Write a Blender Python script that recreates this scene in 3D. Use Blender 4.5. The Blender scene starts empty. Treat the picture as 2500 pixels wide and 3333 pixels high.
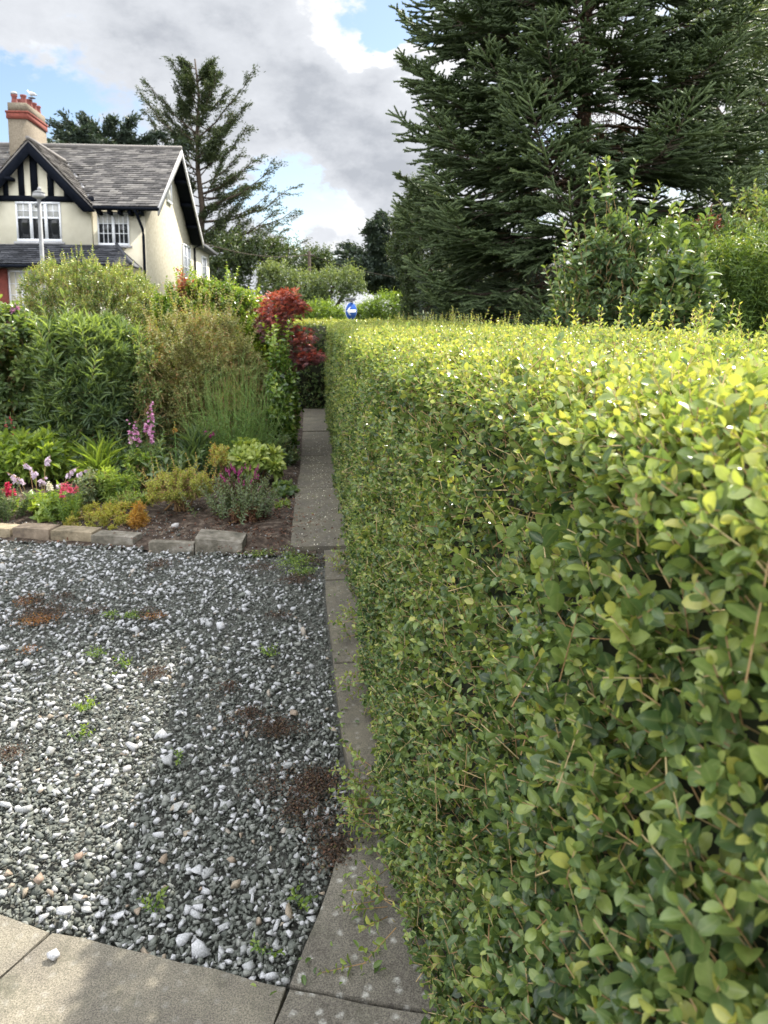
import bpy, bmesh, math, random
import numpy as np
from mathutils import Vector

rng = np.random.default_rng(11)
random.seed(5)
SC = bpy.context.scene
COL = SC.collection
R = math.radians

# ------------------------------------------------------------------ camera
FPX, PCX, PCY, EYE, K = 2400.0, 1250.0, 1325.0, 1.6, 2500 / 1659.0
YAW, PIT = R(5.43), R(-7.0)
FW = np.array([math.sin(YAW) * math.cos(PIT), math.cos(YAW) * math.cos(PIT), math.sin(PIT)])
RT = np.array([math.cos(YAW), -math.sin(YAW), 0.0])
UP = np.cross(RT, FW)
CAM = np.array([0, 0, EYE])
cam_d = bpy.data.cameras.new('camera'); cam = bpy.data.objects.new('camera', cam_d); COL.objects.link(cam)
cam_d.sensor_fit = 'VERTICAL'; cam_d.sensor_height = 36; cam_d.sensor_width = 27
cam_d.lens = FPX / 3333 * 36
cam_d.shift_y = -(1666.5 - PCY) / 3333
cam_d.clip_start = 0.02; cam_d.clip_end = 3000
cam.location = CAM
cam.rotation_euler = Vector(FW).to_track_quat('-Z', 'Y').to_euler()
cam_d.dof.use_dof = True; cam_d.dof.focus_distance = 2.0; cam_d.dof.aperture_fstop = 7.5
SC.camera = cam

def ray(u, v): return FW * FPX + RT * (u * K - PCX) - UP * (v * K - PCY)
def PG(u, v, z=0.0): d = ray(u, v); return CAM + d * (z - EYE) / d[2]      # point on the level z
def PY(u, v, Y): d = ray(u, v); return CAM + d * Y / d[1]                   # point at the distance Y

# ------------------------------------------------------------------ light and exposure
SUN_EL, SUN_AZ = R(48), R(40)
SUN = np.array([math.sin(SUN_AZ) * math.cos(SUN_EL), math.cos(SUN_AZ) * math.cos(SUN_EL), math.sin(SUN_EL)])
sl = bpy.data.lights.new('sun', 'SUN'); sl.energy = 2.75; sl.angle = R(0.6); sl.color = (1.0, 0.93, 0.82)
so = bpy.data.objects.new('sun', sl); COL.objects.link(so)
so.rotation_euler = Vector(SUN).to_track_quat('Z', 'Y').to_euler()
SC.view_settings.view_transform = 'Standard'; SC.view_settings.look = 'None'
SC.view_settings.exposure = 1.88; SC.view_settings.gamma = 1.0
SC.view_settings.use_curve_mapping = False
try:
    SC.cycles.use_denoising = True
    SC.cycles.denoiser = 'OPENIMAGEDENOISE'
    SC.cycles.denoising_input_passes = 'RGB_ALBEDO_NORMAL'
    SC.cycles.max_bounces = 6; SC.cycles.diffuse_bounces = 4; SC.cycles.glossy_bounces = 2
    SC.cycles.transmission_bounces = 4; SC.cycles.transparent_max_bounces = 4
    SC.cycles.sample_clamp_indirect = 6; SC.cycles.caustics_reflective = False; SC.cycles.caustics_refractive = False
except Exception as e:
    print(e)

# ------------------------------------------------------------------ node helpers
class NT:
    def __init__(s, tree): s.t = tree; s.n = tree.nodes; s.l = tree.links
    def add(s, kind, ins=None, **kw):
        n = s.n.new(kind)
        for k, v in kw.items(): setattr(n, k, v)
        for k, v in (ins or {}).items():
            sock = n.inputs[k]
            if isinstance(v, bpy.types.NodeSocket): s.l.new(v, sock)
            else: sock.default_value = v
        return n
    def math(s, op, a, b=None, c=None, clamp=False):
        n = s.n.new('ShaderNodeMath'); n.operation = op; n.use_clamp = clamp
        for i, v in enumerate((a, b, c)):
            if v is None: continue
            if isinstance(v, bpy.types.NodeSocket): s.l.new(v, n.inputs[i])
            else: n.inputs[i].default_value = v
        return n.outputs[0]
    def mix(s, f, a, b, mode='MIX'):
        n = s.n.new('ShaderNodeMix'); n.data_type = 'RGBA'; n.blend_type = mode
        for i, v in ((0, f), (6, a), (7, b)):
            if isinstance(v, bpy.types.NodeSocket): s.l.new(v, n.inputs[i])
            else: n.inputs[i].default_value = (*v, 1) if isinstance(v, tuple) and len(v) == 3 else v
        return n.outputs[2]
    def ramp(s, f, stops, interp='LINEAR'):
        n = s.n.new('ShaderNodeValToRGB'); r = n.color_ramp; r.interpolation = interp
        while len(r.elements) < len(stops): r.elements.new(0.5)
        for e, (p, c) in zip(r.elements, stops): e.position = p; e.color = (*c, 1)
        if isinstance(f, bpy.types.NodeSocket): s.l.new(f, n.inputs[0])
        return n.outputs[0]
    def noise(s, scale, detail=4, rough=0.5, vec=None, **kw):
        n = s.add('ShaderNodeTexNoise', {'Scale': scale, 'Detail': detail, 'Roughness': rough}, **kw)
        if vec is not None: s.l.new(vec, n.inputs['Vector'])
        return n.outputs[0]
    def maprange(s, v, a, b, c=0.0, d=1.0, smooth=True):
        n = s.add('ShaderNodeMapRange', {0: v, 1: a, 2: b, 3: c, 4: d})
        if smooth: n.interpolation_type = 'SMOOTHSTEP'
        return n.outputs[0]

def new_mat(name):
    m = bpy.data.materials.new(name); m.use_nodes = True
    t = NT(m.node_tree); t.n.clear()
    out = t.n.new('ShaderNodeOutputMaterial')
    return m, t, out

# ------------------------------------------------------------------ sky with clouds
W = bpy.data.worlds.new('World'); SC.world = W; W.use_nodes = True
t = NT(W.node_tree); t.n.clear()
wout = t.n.new('ShaderNodeOutputWorld')
sky = t.add('ShaderNodeTexSky', sky_type='NISHITA'); sky.sun_disc = False
sky.sun_elevation = SUN_EL; sky.sun_rotation = SUN_AZ; sky.air_density = 1.0; sky.dust_density = 0.6; sky.ozone_density = 1.5
tc = t.add('ShaderNodeTexCoord'); D = tc.outputs['Generated']
sc_ = t.add('ShaderNodeVectorMath', {0: D, 1: (1, 1, 1.7)}, operation='MULTIPLY').outputs[0]
n0 = t.noise(3.0, 2, 0.5, sc_); n1 = t.noise(6.5, 10, 0.62, sc_); n2 = t.noise(17, 8, 0.65, sc_); n3 = t.noise(8.5, 7, 0.6, t.add('ShaderNodeVectorMath', {0: sc_, 1: (3.1, 7.7, 1.3)}, operation='ADD').outputs[0])
warp = t.math('ADD', t.math('MULTIPLY', t.math('SUBTRACT', n0, 0.5), 0.5), t.math('ADD', t.math('MULTIPLY', t.math('SUBTRACT', n1, 0.5), 1.5), t.math('MULTIPLY', t.math('SUBTRACT', n2, 0.5), 0.55)))
nv = t.add('ShaderNodeTexNoise', {'Vector': sc_, 'Scale': 7.0, 'Detail': 6.0, 'Roughness': 0.6}).outputs[1]
nv = t.add('ShaderNodeVectorMath', {0: nv, 1: (0.5, 0.5, 0.5)}, operation='SUBTRACT').outputs[0]
nv = t.add('ShaderNodeVectorMath', {0: nv, 'Scale': 0.24}, operation='SCALE').outputs[0]
DW = t.add('ShaderNodeVectorMath', {0: t.add('ShaderNodeVectorMath', {0: D, 1: nv}, operation='ADD').outputs[0]}, operation='NORMALIZE').outputs[0]
def blob(u, v, deg, amp, soft=0.0):
    d = ray(u, v); d = d / np.linalg.norm(d)
    dp = t.add('ShaderNodeVectorMath', {0: DW, 1: tuple(d)}, operation='DOT_PRODUCT').outputs['Value']
    return t.maprange(dp, math.cos(R(deg)), math.cos(R(soft)), 0.0, amp)
cov = t.math('ADD', warp, 0.46)
for b in [(855, 25, 5.0, -0.7), (885, 70, 3.0, -0.35), (930, 30, 4, -0.3), (630, 450, 5, -0.48), (690, 510, 5, -0.45), (590, 350, 4, -0.3), (85, 190, 6, -0.30), (220, 235, 6, -0.27),
          (20, 320, 6, -0.3), (330, 240, 4, -0.25), (560, 230, 17, 0.32), (800, 300, 12, 0.28), (330, 60, 12, 0.25), (820, 150, 6, 0.4), (880, 230, 4, 0.3), (770, 450, 4, 0.25), (1500, 100, 10, 0.15), (690, 540, 2.0, 0.4), (60, 30, 6, 0.2), (960, 20, 2.5, 0.3), (640, 440, 3, 0.12)]:
    cov = t.math('ADD', cov, blob(*b))
alpha = t.maprange(cov, 0.16, 0.52)
shade = cov
for b in [(620, 290, 15, 0.32), (450, 190, 10, 0.10), (820, 290, 8, 0.25), (770, 80, 5, -0.5), (850, 150, 6, -0.75), (900, 230, 4, -0.3), (250, 80, 8, 0.05), (330, 150, 6, 0.15), (560, 30, 9, -0.05), (760, 460, 6, -0.45), (80, 60, 9, 0.05), (940, 250, 6, -0.1), (1500, 100, 14, -0.5)]:
    shade = t.math('ADD', shade, blob(*b))
shade = t.math('ADD', shade, t.math('ADD', t.math('MULTIPLY', t.math('SUBTRACT', n2, 0.5), 0.9), t.math('MULTIPLY', t.math('SUBTRACT', n3, 0.5), 1.7)))
ccol = t.ramp(t.maprange(shade, 0.28, 1.75, 0, 1, False), [(0.0, (0.50, 0.505, 0.515)), (0.2, (0.385, 0.398, 0.422)), (0.62, (0.335, 0.348, 0.372)), (1.0, (0.25, 0.264, 0.29))])
# cloud out of view overhead and behind, brightened to add fill light
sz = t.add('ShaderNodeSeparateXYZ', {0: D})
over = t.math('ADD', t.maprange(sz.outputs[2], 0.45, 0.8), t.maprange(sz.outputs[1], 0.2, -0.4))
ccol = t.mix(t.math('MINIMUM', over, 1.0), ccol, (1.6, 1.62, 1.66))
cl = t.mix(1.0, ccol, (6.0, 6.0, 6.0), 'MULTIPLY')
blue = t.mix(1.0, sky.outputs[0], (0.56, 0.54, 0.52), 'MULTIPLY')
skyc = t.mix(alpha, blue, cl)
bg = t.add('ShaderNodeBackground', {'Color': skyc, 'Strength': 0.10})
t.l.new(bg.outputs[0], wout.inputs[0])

# ------------------------------------------------------------------ object helpers
def empty(name, loc=(0, 0, 0)):
    o = bpy.data.objects.new(name, None); COL.objects.link(o); o.location = loc; o.empty_display_size = 0.2
    return o
def tag(o, label=None, cat=None, group=None, kind=None):
    if label: o['label'] = label
    if cat: o['category'] = cat
    if group: o['group'] = group
    if kind: o['kind'] = kind
    return o
def thing(name, label, cat, loc=(0, 0, 0), group=None):
    return tag(empty(name, tuple(float(c) for c in loc)), label, cat, group)

def nrm(v): return v / np.maximum(np.linalg.norm(v, axis=-1, keepdims=True), 1e-9)

class Acc:
    """collects vertices, faces and two per-vertex attributes, then links ONE mesh object"""
    def __init__(s): s.V = []; s.F = []; s.A = []; s.B = []; s.n = 0
    def add(s, V, F, a=0.5, b=0.0):
        V = np.asarray(V, float).reshape(-1, 3); m = len(V)
        s.V.append(V)
        for f in F:
            s.F.append(np.asarray(f, np.int64) + s.n)
        s.A.append(np.broadcast_to(np.asarray(a, float), (m,)) if np.ndim(a) < 1 or len(np.atleast_1d(a)) == m else np.full(m, float(a)))
        s.B.append(np.broadcast_to(np.asarray(b, float), (m,)))
        s.n += m
    def box(s, x0, x1, y0, y1, z0, z1, a=0.5):
        V = [(x, y, z) for z in (z0, z1) for y in (y0, y1) for x in (x0, x1)]
        s.add(V, [np.array([[0, 2, 3, 1], [4, 5, 7, 6], [0, 1, 5, 4], [2, 6, 7, 3], [0, 4, 6, 2], [1, 3, 7, 5]])], a)
    def prism(s, pts, d, a=0.5):
        """closed polygon pts (n,3) swept along the vector d"""
        P = np.asarray(pts, float); n = len(P); V = np.vstack([P, P + np.asarray(d, float)])
        i = np.arange(n); j = (i + 1) % n
        s.add(V, [np.stack([i, j, j + n, i + n], 1), i[::-1][None], (i + n)[None]], a)
    def tube(s, pts, radii, seg=6, a=0.5, cap=True):
        P = np.asarray(pts, float); n = len(P); r = np.broadcast_to(np.asarray(radii, float), (n,))
        T = nrm(np.gradient(P, axis=0)); ref = np.where(np.abs(T[:, 2:3]) > 0.9, [[1.0, 0, 0]], [[0, 0, 1.0]])
        X = nrm(np.cross(T, ref)); Y = np.cross(T, X)
        th = np.linspace(0, 2 * np.pi, seg, endpoint=False)
        V = (P[:, None] + r[:, None, None] * (np.cos(th)[None, :, None] * X[:, None] + np.sin(th)[None, :, None] * Y[:, None])).reshape(-1, 3)
        i = np.arange(n - 1)[:, None] * seg; k = np.arange(seg)[None]; k2 = (k + 1) % seg
        F = [np.stack([i + k, i + k2, i + seg + k2, i + seg + k], -1).reshape(-1, 4)]
        if cap: F += [np.arange(seg)[::-1][None], (np.arange(seg) + (n - 1) * seg)[None]]
        s.add(V, F, a)
    def inst(s, tm, P, X, Z, sx, sy, sz, a):
        """copies of the template tm at points P with x axis X and normal Z"""
        T, Fs, rib = tm; n = len(P)
        if n == 0: return
        X = nrm(X); Y = nrm(np.cross(Z, X)); Z = np.cross(X, Y)
        sx, sy, sz = (np.broadcast_to(np.asarray(q, float), (n,)) for q in (sx, sy, sz))
        V = (P[:, None] + (X * sx[:, None])[:, None] * T[None, :, 0:1] + (Y * sy[:, None])[:, None] * T[None, :, 1:2] + (Z * sz[:, None])[:, None] * T[None, :, 2:3]).reshape(-1, 3)
        k = len(T); off = (np.arange(n) * k)[:, None, None]
        s.add(V, [(np.asarray(f)[None] + off).reshape(-1, np.asarray(f).shape[1]) for f in Fs], np.repeat(np.broadcast_to(np.asarray(a, float), (n,)), k), np.tile(rib, n))
    def sticks(s, A, B, r0, r1, a=0.5):
        d = B - A; L = np.linalg.norm(d, axis=1); X = nrm(d)
        Z = nrm(np.cross(X, rng.normal(size=X.shape)))
        n = len(A); r0 = np.broadcast_to(r0, (n,)); r1 = np.broadcast_to(r1, (n,))
        Y = np.cross(Z, X); th = np.array([0, 2.094, 4.189])
        ring = np.cos(th)[None, :, None] * Y[:, None] + np.sin(th)[None, :, None] * Z[:, None]
        V = np.concatenate([A[:, None] + ring * r0[:, None, None], B[:, None] + ring * r1[:, None, None]], 1).reshape(-1, 3)
        F = np.array([[0, 1, 4, 3], [1, 2, 5, 4], [2, 0, 3, 5]]); T3 = np.array([[3, 4, 5]])
        off = (np.arange(n) * 6)[:, None, None]
        s.add(V, [(F[None] + off).reshape(-1, 4), (T3[None] + off).reshape(-1, 3)], np.repeat(np.broadcast_to(np.asarray(a, float), (n,)), 6))
    def build(s, name, mat, parent=None, smooth=False, world=True):
        V = np.concatenate(s.V); me = bpy.data.meshes.new(name)
        if parent is not None and world: V = V - np.array(parent_origin(parent))
        me.vertices.add(len(V)); me.vertices.foreach_set('co', V.astype(np.float32).ravel())
        loops = np.concatenate([f.ravel() for f in s.F]); sizes = np.concatenate([np.full(len(f), f.shape[1]) for f in s.F])
        me.loops.add(len(loops)); me.loops.foreach_set('vertex_index', loops.astype(np.int32))
        st = np.concatenate([[0], np.cumsum(sizes)[:-1]])
        me.polygons.add(len(sizes)); me.polygons.foreach_set('loop_start', st.astype(np.int32))
        if smooth: me.polygons.foreach_set('use_smooth', np.ones(len(sizes), bool))
        me.update(calc_edges=True)
        for nm, arr in (('rnd', s.A), ('rib', s.B)):
            at = me.attributes.new(nm, 'FLOAT', 'POINT'); at.data.foreach_set('value', np.concatenate(arr).astype(np.float32))
        o = bpy.data.objects.new(name, me); COL.objects.link(o)
        if mat: me.materials.append(mat)
        if parent is not None: o.parent = parent
        return o
def parent_origin(p):
    o = np.zeros(3)
    while p is not None: o = o + np.array(p.location); p = p.parent
    return o

# ------------------------------------------------------------------ leaf templates (x = length, y = width, z = up side)
def leaf_template(st, fold=0.16, curl=-0.14):
    T = [(0, 0, 0)]; rib = [1.0]; F3 = []; F4 = []
    for x, w in st:
        z = curl * x * x
        T += [(x, -w / 2, z + fold * w / 2 * 2), (x, 0, z), (x, w / 2, z + fold * w / 2 * 2)]; rib += [0, 1, 0]
    T.append((1, 0, curl)); rib.append(0.5)
    n = len(st)
    F3 += [(0, 1, 2), (0, 2, 3)]
    for i in range(n - 1):
        a = 1 + 3 * i; b = a + 3
        F4 += [(a, b, b + 1, a + 1), (a + 1, b + 1, b + 2, a + 2)]
    a = 1 + 3 * (n - 1); e = len(T) - 1
    F3 += [(a, e, a + 1), (a + 1, e, a + 2)]
    Fs = [np.array(F3)] + ([np.array(F4)] if F4 else [])
    return np.array(T, float), Fs, np.array(rib, float)
L_HI = leaf_template([(0.16, 0.55), (0.42, 1.0), (0.68, 0.92), (0.88, 0.52)])
L_MID = leaf_template([(0.3, 0.9), (0.7, 0.85)])
L_LO = (np.array([(0, 0, 0), (0.5, -0.5, 0.14), (1, 0, -0.12), (0.5, 0.5, 0.14)]), [np.array([[0, 1, 2], [0, 2, 3]])], np.array([0.6, 0, 0.6, 0]))
L_HIS = [L_HI, leaf_template([(0.12, 0.5), (0.36, 0.98), (0.62, 1.0), (0.86, 0.7)], 0.08, -0.3), leaf_template([(0.2, 0.5), (0.45, 0.85), (0.7, 0.75), (0.9, 0.35)], 0.26, 0.08), leaf_template([(0.15, 0.6), (0.4, 1.1), (0.66, 1.08), (0.87, 0.62)], 0.02, -0.08)]
L_MIDS = [L_MID, leaf_template([(0.25, 0.85), (0.7, 1.0)], 0.05, -0.3), leaf_template([(0.35, 0.8), (0.7, 0.65)], 0.26, 0.06)]
L_NARROW = leaf_template([(0.3, 1.0), (0.7, 0.7)], 0.1, -0.25)
L_HEART = leaf_template([(0.08, 0.7), (0.3, 1.0), (0.6, 0.8), (0.85, 0.35)], 0.14, -0.3)
L_PAD = leaf_template([(0.25, 0.45), (0.55, 0.85), (0.78, 1.0), (0.93, 0.6)], 0.12, -0.22)
def star_leaf(n=5):
    T = [(0, 0, 0)]; F = []
    for i in range(n):
        a = (i - (n - 1) / 2) * 0.62; r = 1.0 - 0.16 * abs(i - (n - 1) / 2)
        b0, b1 = a - 0.3, a + 0.3; k = len(T)
        T += [(0.38 * math.cos(b0), 0.38 * math.sin(b0), 0.02), (r * math.cos(a), r * math.sin(a), -0.18 * r), (0.38 * math.cos(b1), 0.38 * math.sin(b1), 0.02)]
        F += [(0, k, k + 1), (0, k + 1, k + 2)]
    return np.array(T, float), [np.array(F)], np.zeros(len(T))
L_STAR = star_leaf()

# ------------------------------------------------------------------ materials
def leaf_mat(name, stops, rough=0.38, trans=0.42, tmul=(1.5, 1.45, 0.5), rib=0.25, spec=0.5):
    m, t, out = new_mat(name)
    a = t.add('ShaderNodeAttribute', attribute_name='rnd').outputs['Fac']
    c = t.ramp(a, stops)
    geo = t.add('ShaderNodeNewGeometry')
    nz = t.noise(55, 3, 0.6, geo.outputs['Position'])
    c = t.mix(1.0, c, t.ramp(nz, [(0.3, (0.78, 0.8, 0.78)), (0.7, (1.18, 1.15, 1.2))]), 'MULTIPLY')
    if rib:
        rb = t.math('POWER', t.add('ShaderNodeAttribute', attribute_name='rib').outputs['Fac'], 7.0)
        c = t.mix(t.math('MULTIPLY', rb, rib), c, (0.42, 0.46, 0.2))
    p = t.add('ShaderNodeBsdfPrincipled', {'Base Color': c, 'Roughness': rough, 'Specular IOR Level': spec})
    tcn = t.mix(1.0, c, tmul, 'MULTIPLY')
    tr = t.add('ShaderNodeBsdfTranslucent', {'Color': tcn})
    mx = t.add('ShaderNodeMixShader', {0: trans, 1: p.outputs[0], 2: tr.outputs[0]})
    t.l.new(mx.outputs[0], out.inputs[0])
    return m

def plain_mat(name, stops, rough=0.8, scale=20, bump=0.0, bscale=60, spec=0.3, metal=0.0, attr=0.0, detail=5):
    """noise-mottled material; attr mixes the per-vertex 'rnd' value into the ramp"""
    m, t, out = new_mat(name)
    tcn = t.add('ShaderNodeTexCoord')
    f = t.noise(scale, detail, 0.6, tcn.outputs['Object'])
    if attr:
        a = t.add('ShaderNodeAttribute', attribute_name='rnd').outputs['Fac']
        f = t.math('ADD', t.math('MULTIPLY', f, 1 - attr), t.math('MULTIPLY', a, attr))
    c = t.ramp(f, stops)
    p = t.add('ShaderNodeBsdfPrincipled', {'Base Color': c, 'Roughness': rough, 'Specular IOR Level': spec, 'Metallic': metal})
    if bump:
        b = t.noise(bscale, 6, 0.65, tcn.outputs['Object'])
        bn = t.add('ShaderNodeBump', {'Strength': bump, 'Distance': 0.01, 'Height': b}); t.l.new(bn.outputs[0], p.inputs['Normal'])
    t.l.new(p.outputs[0], out.inputs[0])
    return m

M = {}
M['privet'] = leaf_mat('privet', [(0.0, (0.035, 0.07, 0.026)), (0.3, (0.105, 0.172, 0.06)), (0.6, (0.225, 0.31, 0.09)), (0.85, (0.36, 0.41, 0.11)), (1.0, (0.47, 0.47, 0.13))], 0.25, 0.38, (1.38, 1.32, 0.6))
M['twig'] = plain_mat('twig', [(0.2, (0.13, 0.08, 0.04)), (0.5, (0.32, 0.20, 0.09)), (0.8, (0.50, 0.40, 0.2))], 0.8, 30, attr=0.7)
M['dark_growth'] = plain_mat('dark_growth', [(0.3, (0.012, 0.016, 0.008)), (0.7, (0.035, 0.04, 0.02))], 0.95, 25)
M['fir'] = leaf_mat('fir', [(0.0, (0.032, 0.05, 0.022)), (0.45, (0.066, 0.103, 0.038)), (0.75, (0.12, 0.17, 0.058)), (1.0, (0.22, 0.27, 0.09))], 0.6, 0.2, (1.3, 1.4, 0.6), 0)
M['bark'] = plain_mat('bark', [(0.3, (0.035, 0.026, 0.02)), (0.7, (0.10, 0.075, 0.055))], 0.9, 14, 0.6, 40)
M['deadwood'] = plain_mat('deadwood', [(0.3, (0.07, 0.035, 0.02)), (0.7, (0.19, 0.10, 0.055))], 0.9, 14)
M['cypress'] = leaf_mat('cypress', [(0.0, (0.028, 0.045, 0.02)), (0.5, (0.055, 0.08, 0.03)), (1.0, (0.12, 0.14, 0.05))], 0.6, 0.2, (1.3, 1.3, 0.6), 0)
M['darkpine'] = leaf_mat('darkpine', [(0.0, (0.022, 0.038, 0.03)), (0.6, (0.045, 0.07, 0.045)), (1.0, (0.09, 0.12, 0.06))], 0.6, 0.2, (1.3, 1.3, 0.6), 0)
M['oak'] = leaf_mat('oak', [(0.0, (0.03, 0.05, 0.02)), (0.6, (0.065, 0.10, 0.035)), (1.0, (0.16, 0.19, 0.06))], 0.4, 0.3, rib=0)
M['palegreen'] = leaf_mat('palegreen', [(0.0, (0.06, 0.09, 0.04)), (0.5, (0.13, 0.18, 0.075)), (1.0, (0.25, 0.29, 0.13))], 0.45, 0.35, rib=0)
M['limegreen'] = leaf_mat('limegreen', [(0.0, (0.06, 0.11, 0.02)), (0.5, (0.17, 0.26, 0.04)), (1.0, (0.38, 0.42, 0.07))], 0.4, 0.42, rib=0)
M['leafgreen'] = leaf_mat('leafgreen', [(0.0, (0.045, 0.09, 0.025)), (0.5, (0.13, 0.215, 0.05)), (1.0, (0.30, 0.39, 0.085))], 0.30, 0.46, rib=0.2)
M['bluegreen'] = leaf_mat('bluegreen', [(0.0, (0.04, 0.075, 0.04)), (0.5, (0.095, 0.155, 0.075)), (1.0, (0.24, 0.32, 0.12))], 0.30, 0.42, rib=0.15)
M['silverleaf'] = leaf_mat('silverleaf', [(0.0, (0.05, 0.09, 0.035)), (0.5, (0.12, 0.185, 0.07)), (1.0, (0.26, 0.33, 0.11))], 0.34, 0.42, rib=0.25)
M['rusty'] = leaf_mat('rusty', [(0.0, (0.06, 0.07, 0.025)), (0.35, (0.165, 0.195, 0.06)), (0.75, (0.31, 0.335, 0.12)), (0.93, (0.36, 0.31, 0.14)), (1.0, (0.36, 0.2, 0.1))], 0.45, 0.35, rib=0)
M['broom'] = leaf_mat('broom', [(0.0, (0.05, 0.10, 0.03)), (0.5, (0.12, 0.22, 0.05)), (1.0, (0.24, 0.36, 0.09))], 0.5, 0.3, rib=0)
M['glossy'] = leaf_mat('glossy', [(0.0, (0.03, 0.06, 0.02)), (0.5, (0.07, 0.14, 0.03)), (0.9, (0.22, 0.33, 0.05)), (1.0, (0.34, 0.42, 0.07))], 0.24, 0.32, rib=0.2, spec=0.7)
M['maple'] = leaf_mat('maple', [(0.0, (0.065, 0.028, 0.03)), (0.5, (0.16, 0.06, 0.058)), (0.7, (0.34, 0.085, 0.06)), (1.0, (0.52, 0.16, 0.07))], 0.28, 0.36, (1.5, 0.9, 0.7), 0)
M['azalea'] = leaf_mat('azalea', [(0.0, (0.11, 0.15, 0.04)), (0.5, (0.29, 0.34, 0.07)), (0.94, (0.48, 0.49, 0.12)), (1.0, (0.5, 0.27, 0.09))], 0.42, 0.4, rib=0)
M['goldleaf'] = leaf_mat('goldleaf', [(0.0, (0.16, 0.19, 0.04)), (0.55, (0.38, 0.40, 0.09)), (0.92, (0.52, 0.47, 0.12)), (1.0, (0.5, 0.24, 0.1))], 0.45, 0.4, rib=0)
M['drygrass'] = leaf_mat('drygrass', [(0.0, (0.25, 0.12, 0.03)), (0.6, (0.5, 0.28, 0.06)), (1.0, (0.6, 0.42, 0.12))], 0.6, 0.35, rib=0)
M['brownleaf'] = leaf_mat('brownleaf', [(0.0, (0.035, 0.018, 0.012)), (0.6, (0.10, 0.045, 0.025)), (1.0, (0.19, 0.09, 0.045))], 0.6, 0.25, (1.4, 1.0, 0.7), 0)
M['greyleaf'] = leaf_mat('greyleaf', [(0.0, (0.06, 0.09, 0.05)), (0.5, (0.13, 0.18, 0.09)), (1.0, (0.22, 0.27, 0.14))], 0.5, 0.3, rib=0.15)
M['rhodo'] = leaf_mat('rhodo', [(0.0, (0.10, 0.16, 0.04)), (0.5, (0.24, 0.33, 0.08)), (1.0, (0.42, 0.47, 0.13))], 0.36, 0.35, rib=0.3)
M['laurel'] = leaf_mat('laurel', [(0.0, (0.045, 0.08, 0.04)), (0.5, (0.09, 0.15, 0.068)), (0.85, (0.16, 0.235, 0.085)), (1.0, (0.27, 0.32, 0.10))], 0.42, 0.26, rib=0.25)
M['fernleaf'] = leaf_mat('fernleaf', [(0.0, (0.05, 0.09, 0.025)), (0.5, (0.11, 0.18, 0.04)), (0.9, (0.19, 0.26, 0.06)), (1.0, (0.28, 0.30, 0.08))], 0.42, 0.32, rib=0)
M['redleaf'] = leaf_mat('redleaf', [(0.0, (0.09, 0.035, 0.03)), (0.6, (0.22, 0.085, 0.06)), (1.0, (0.5, 0.22, 0.12))], 0.4, 0.4, (1.5, 0.9, 0.6), 0)
def petal(name, c0, c1): return leaf_mat(name, [(0.0, c0), (1.0, c1)], 0.5, 0.35, (1.1, 1.0, 1.0), 0)
M['pink'] = petal('pink', (0.50, 0.18, 0.38), (0.80, 0.50, 0.68))
M['magenta'] = petal('magenta', (0.34, 0.03, 0.18), (0.6, 0.12, 0.36))
M['crimson'] = petal('crimson', (0.45, 0.01, 0.06), (0.75, 0.06, 0.16))
M['coral'] = petal('coral', (0.62, 0.06, 0.15), (0.85, 0.25, 0.3))
M['lilac'] = petal('lilac', (0.5, 0.4, 0.5), (0.78, 0.7, 0.76))
M['ivory'] = petal('ivory', (0.7, 0.68, 0.5), (0.85, 0.84, 0.72))

# ------------------------------------------------------------------ ground surfaces
def ground_mat(name, stops, scale, bump=0.4, bscale=40):
    return plain_mat(name, stops, 0.95, scale, bump, bscale, 0.2)
M['soil'] = ground_mat('soil', [(0.25, (0.018, 0.013, 0.010)), (0.5, (0.05, 0.036, 0.027)), (0.62, (0.11, 0.085, 0.065)), (0.75, (0.22, 0.19, 0.155))], 18, 1.0, 30)
M['earth'] = ground_mat('earth', [(0.3, (0.04, 0.05, 0.022)), (0.7, (0.09, 0.10, 0.045))], 2.0)
M['grit'] = ground_mat('grit', [(0.3, (0.05, 0.05, 0.044)), (0.5, (0.10, 0.102, 0.09)), (0.75, (0.2, 0.2, 0.18))], 60, 1.0, 60)
M['asphalt'] = ground_mat('asphalt', [(0.3, (0.04, 0.04, 0.042)), (0.7, (0.07, 0.07, 0.07))], 40)

def sheet(name, pts, z, mat, label=None, cat=None, kind='structure', n=1):
    a = Acc(); P = [(x, y, z) for x, y in pts]
    a.add(P, [np.arange(len(P))[None]]); o = a.build(name, mat)
    return tag(o, label, cat, None, kind)
sheet('ground', [(-900, -300), (900, -300), (900, 1500), (-900, 1500)], -0.06, M['earth'])
sheet('road', [(-40, 14.2), (40, 14.2), (40, 21), (-40, 21)], -0.052, M['asphalt'])
# gravel bed under the stones
sheet('gravel_base', [(-7, -2), (0.4, -2), (0.4, 5.0), (-0.55, 5.1), (-2.3, 5.6), (-7, 6.9)], -0.03, M['grit'])

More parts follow.
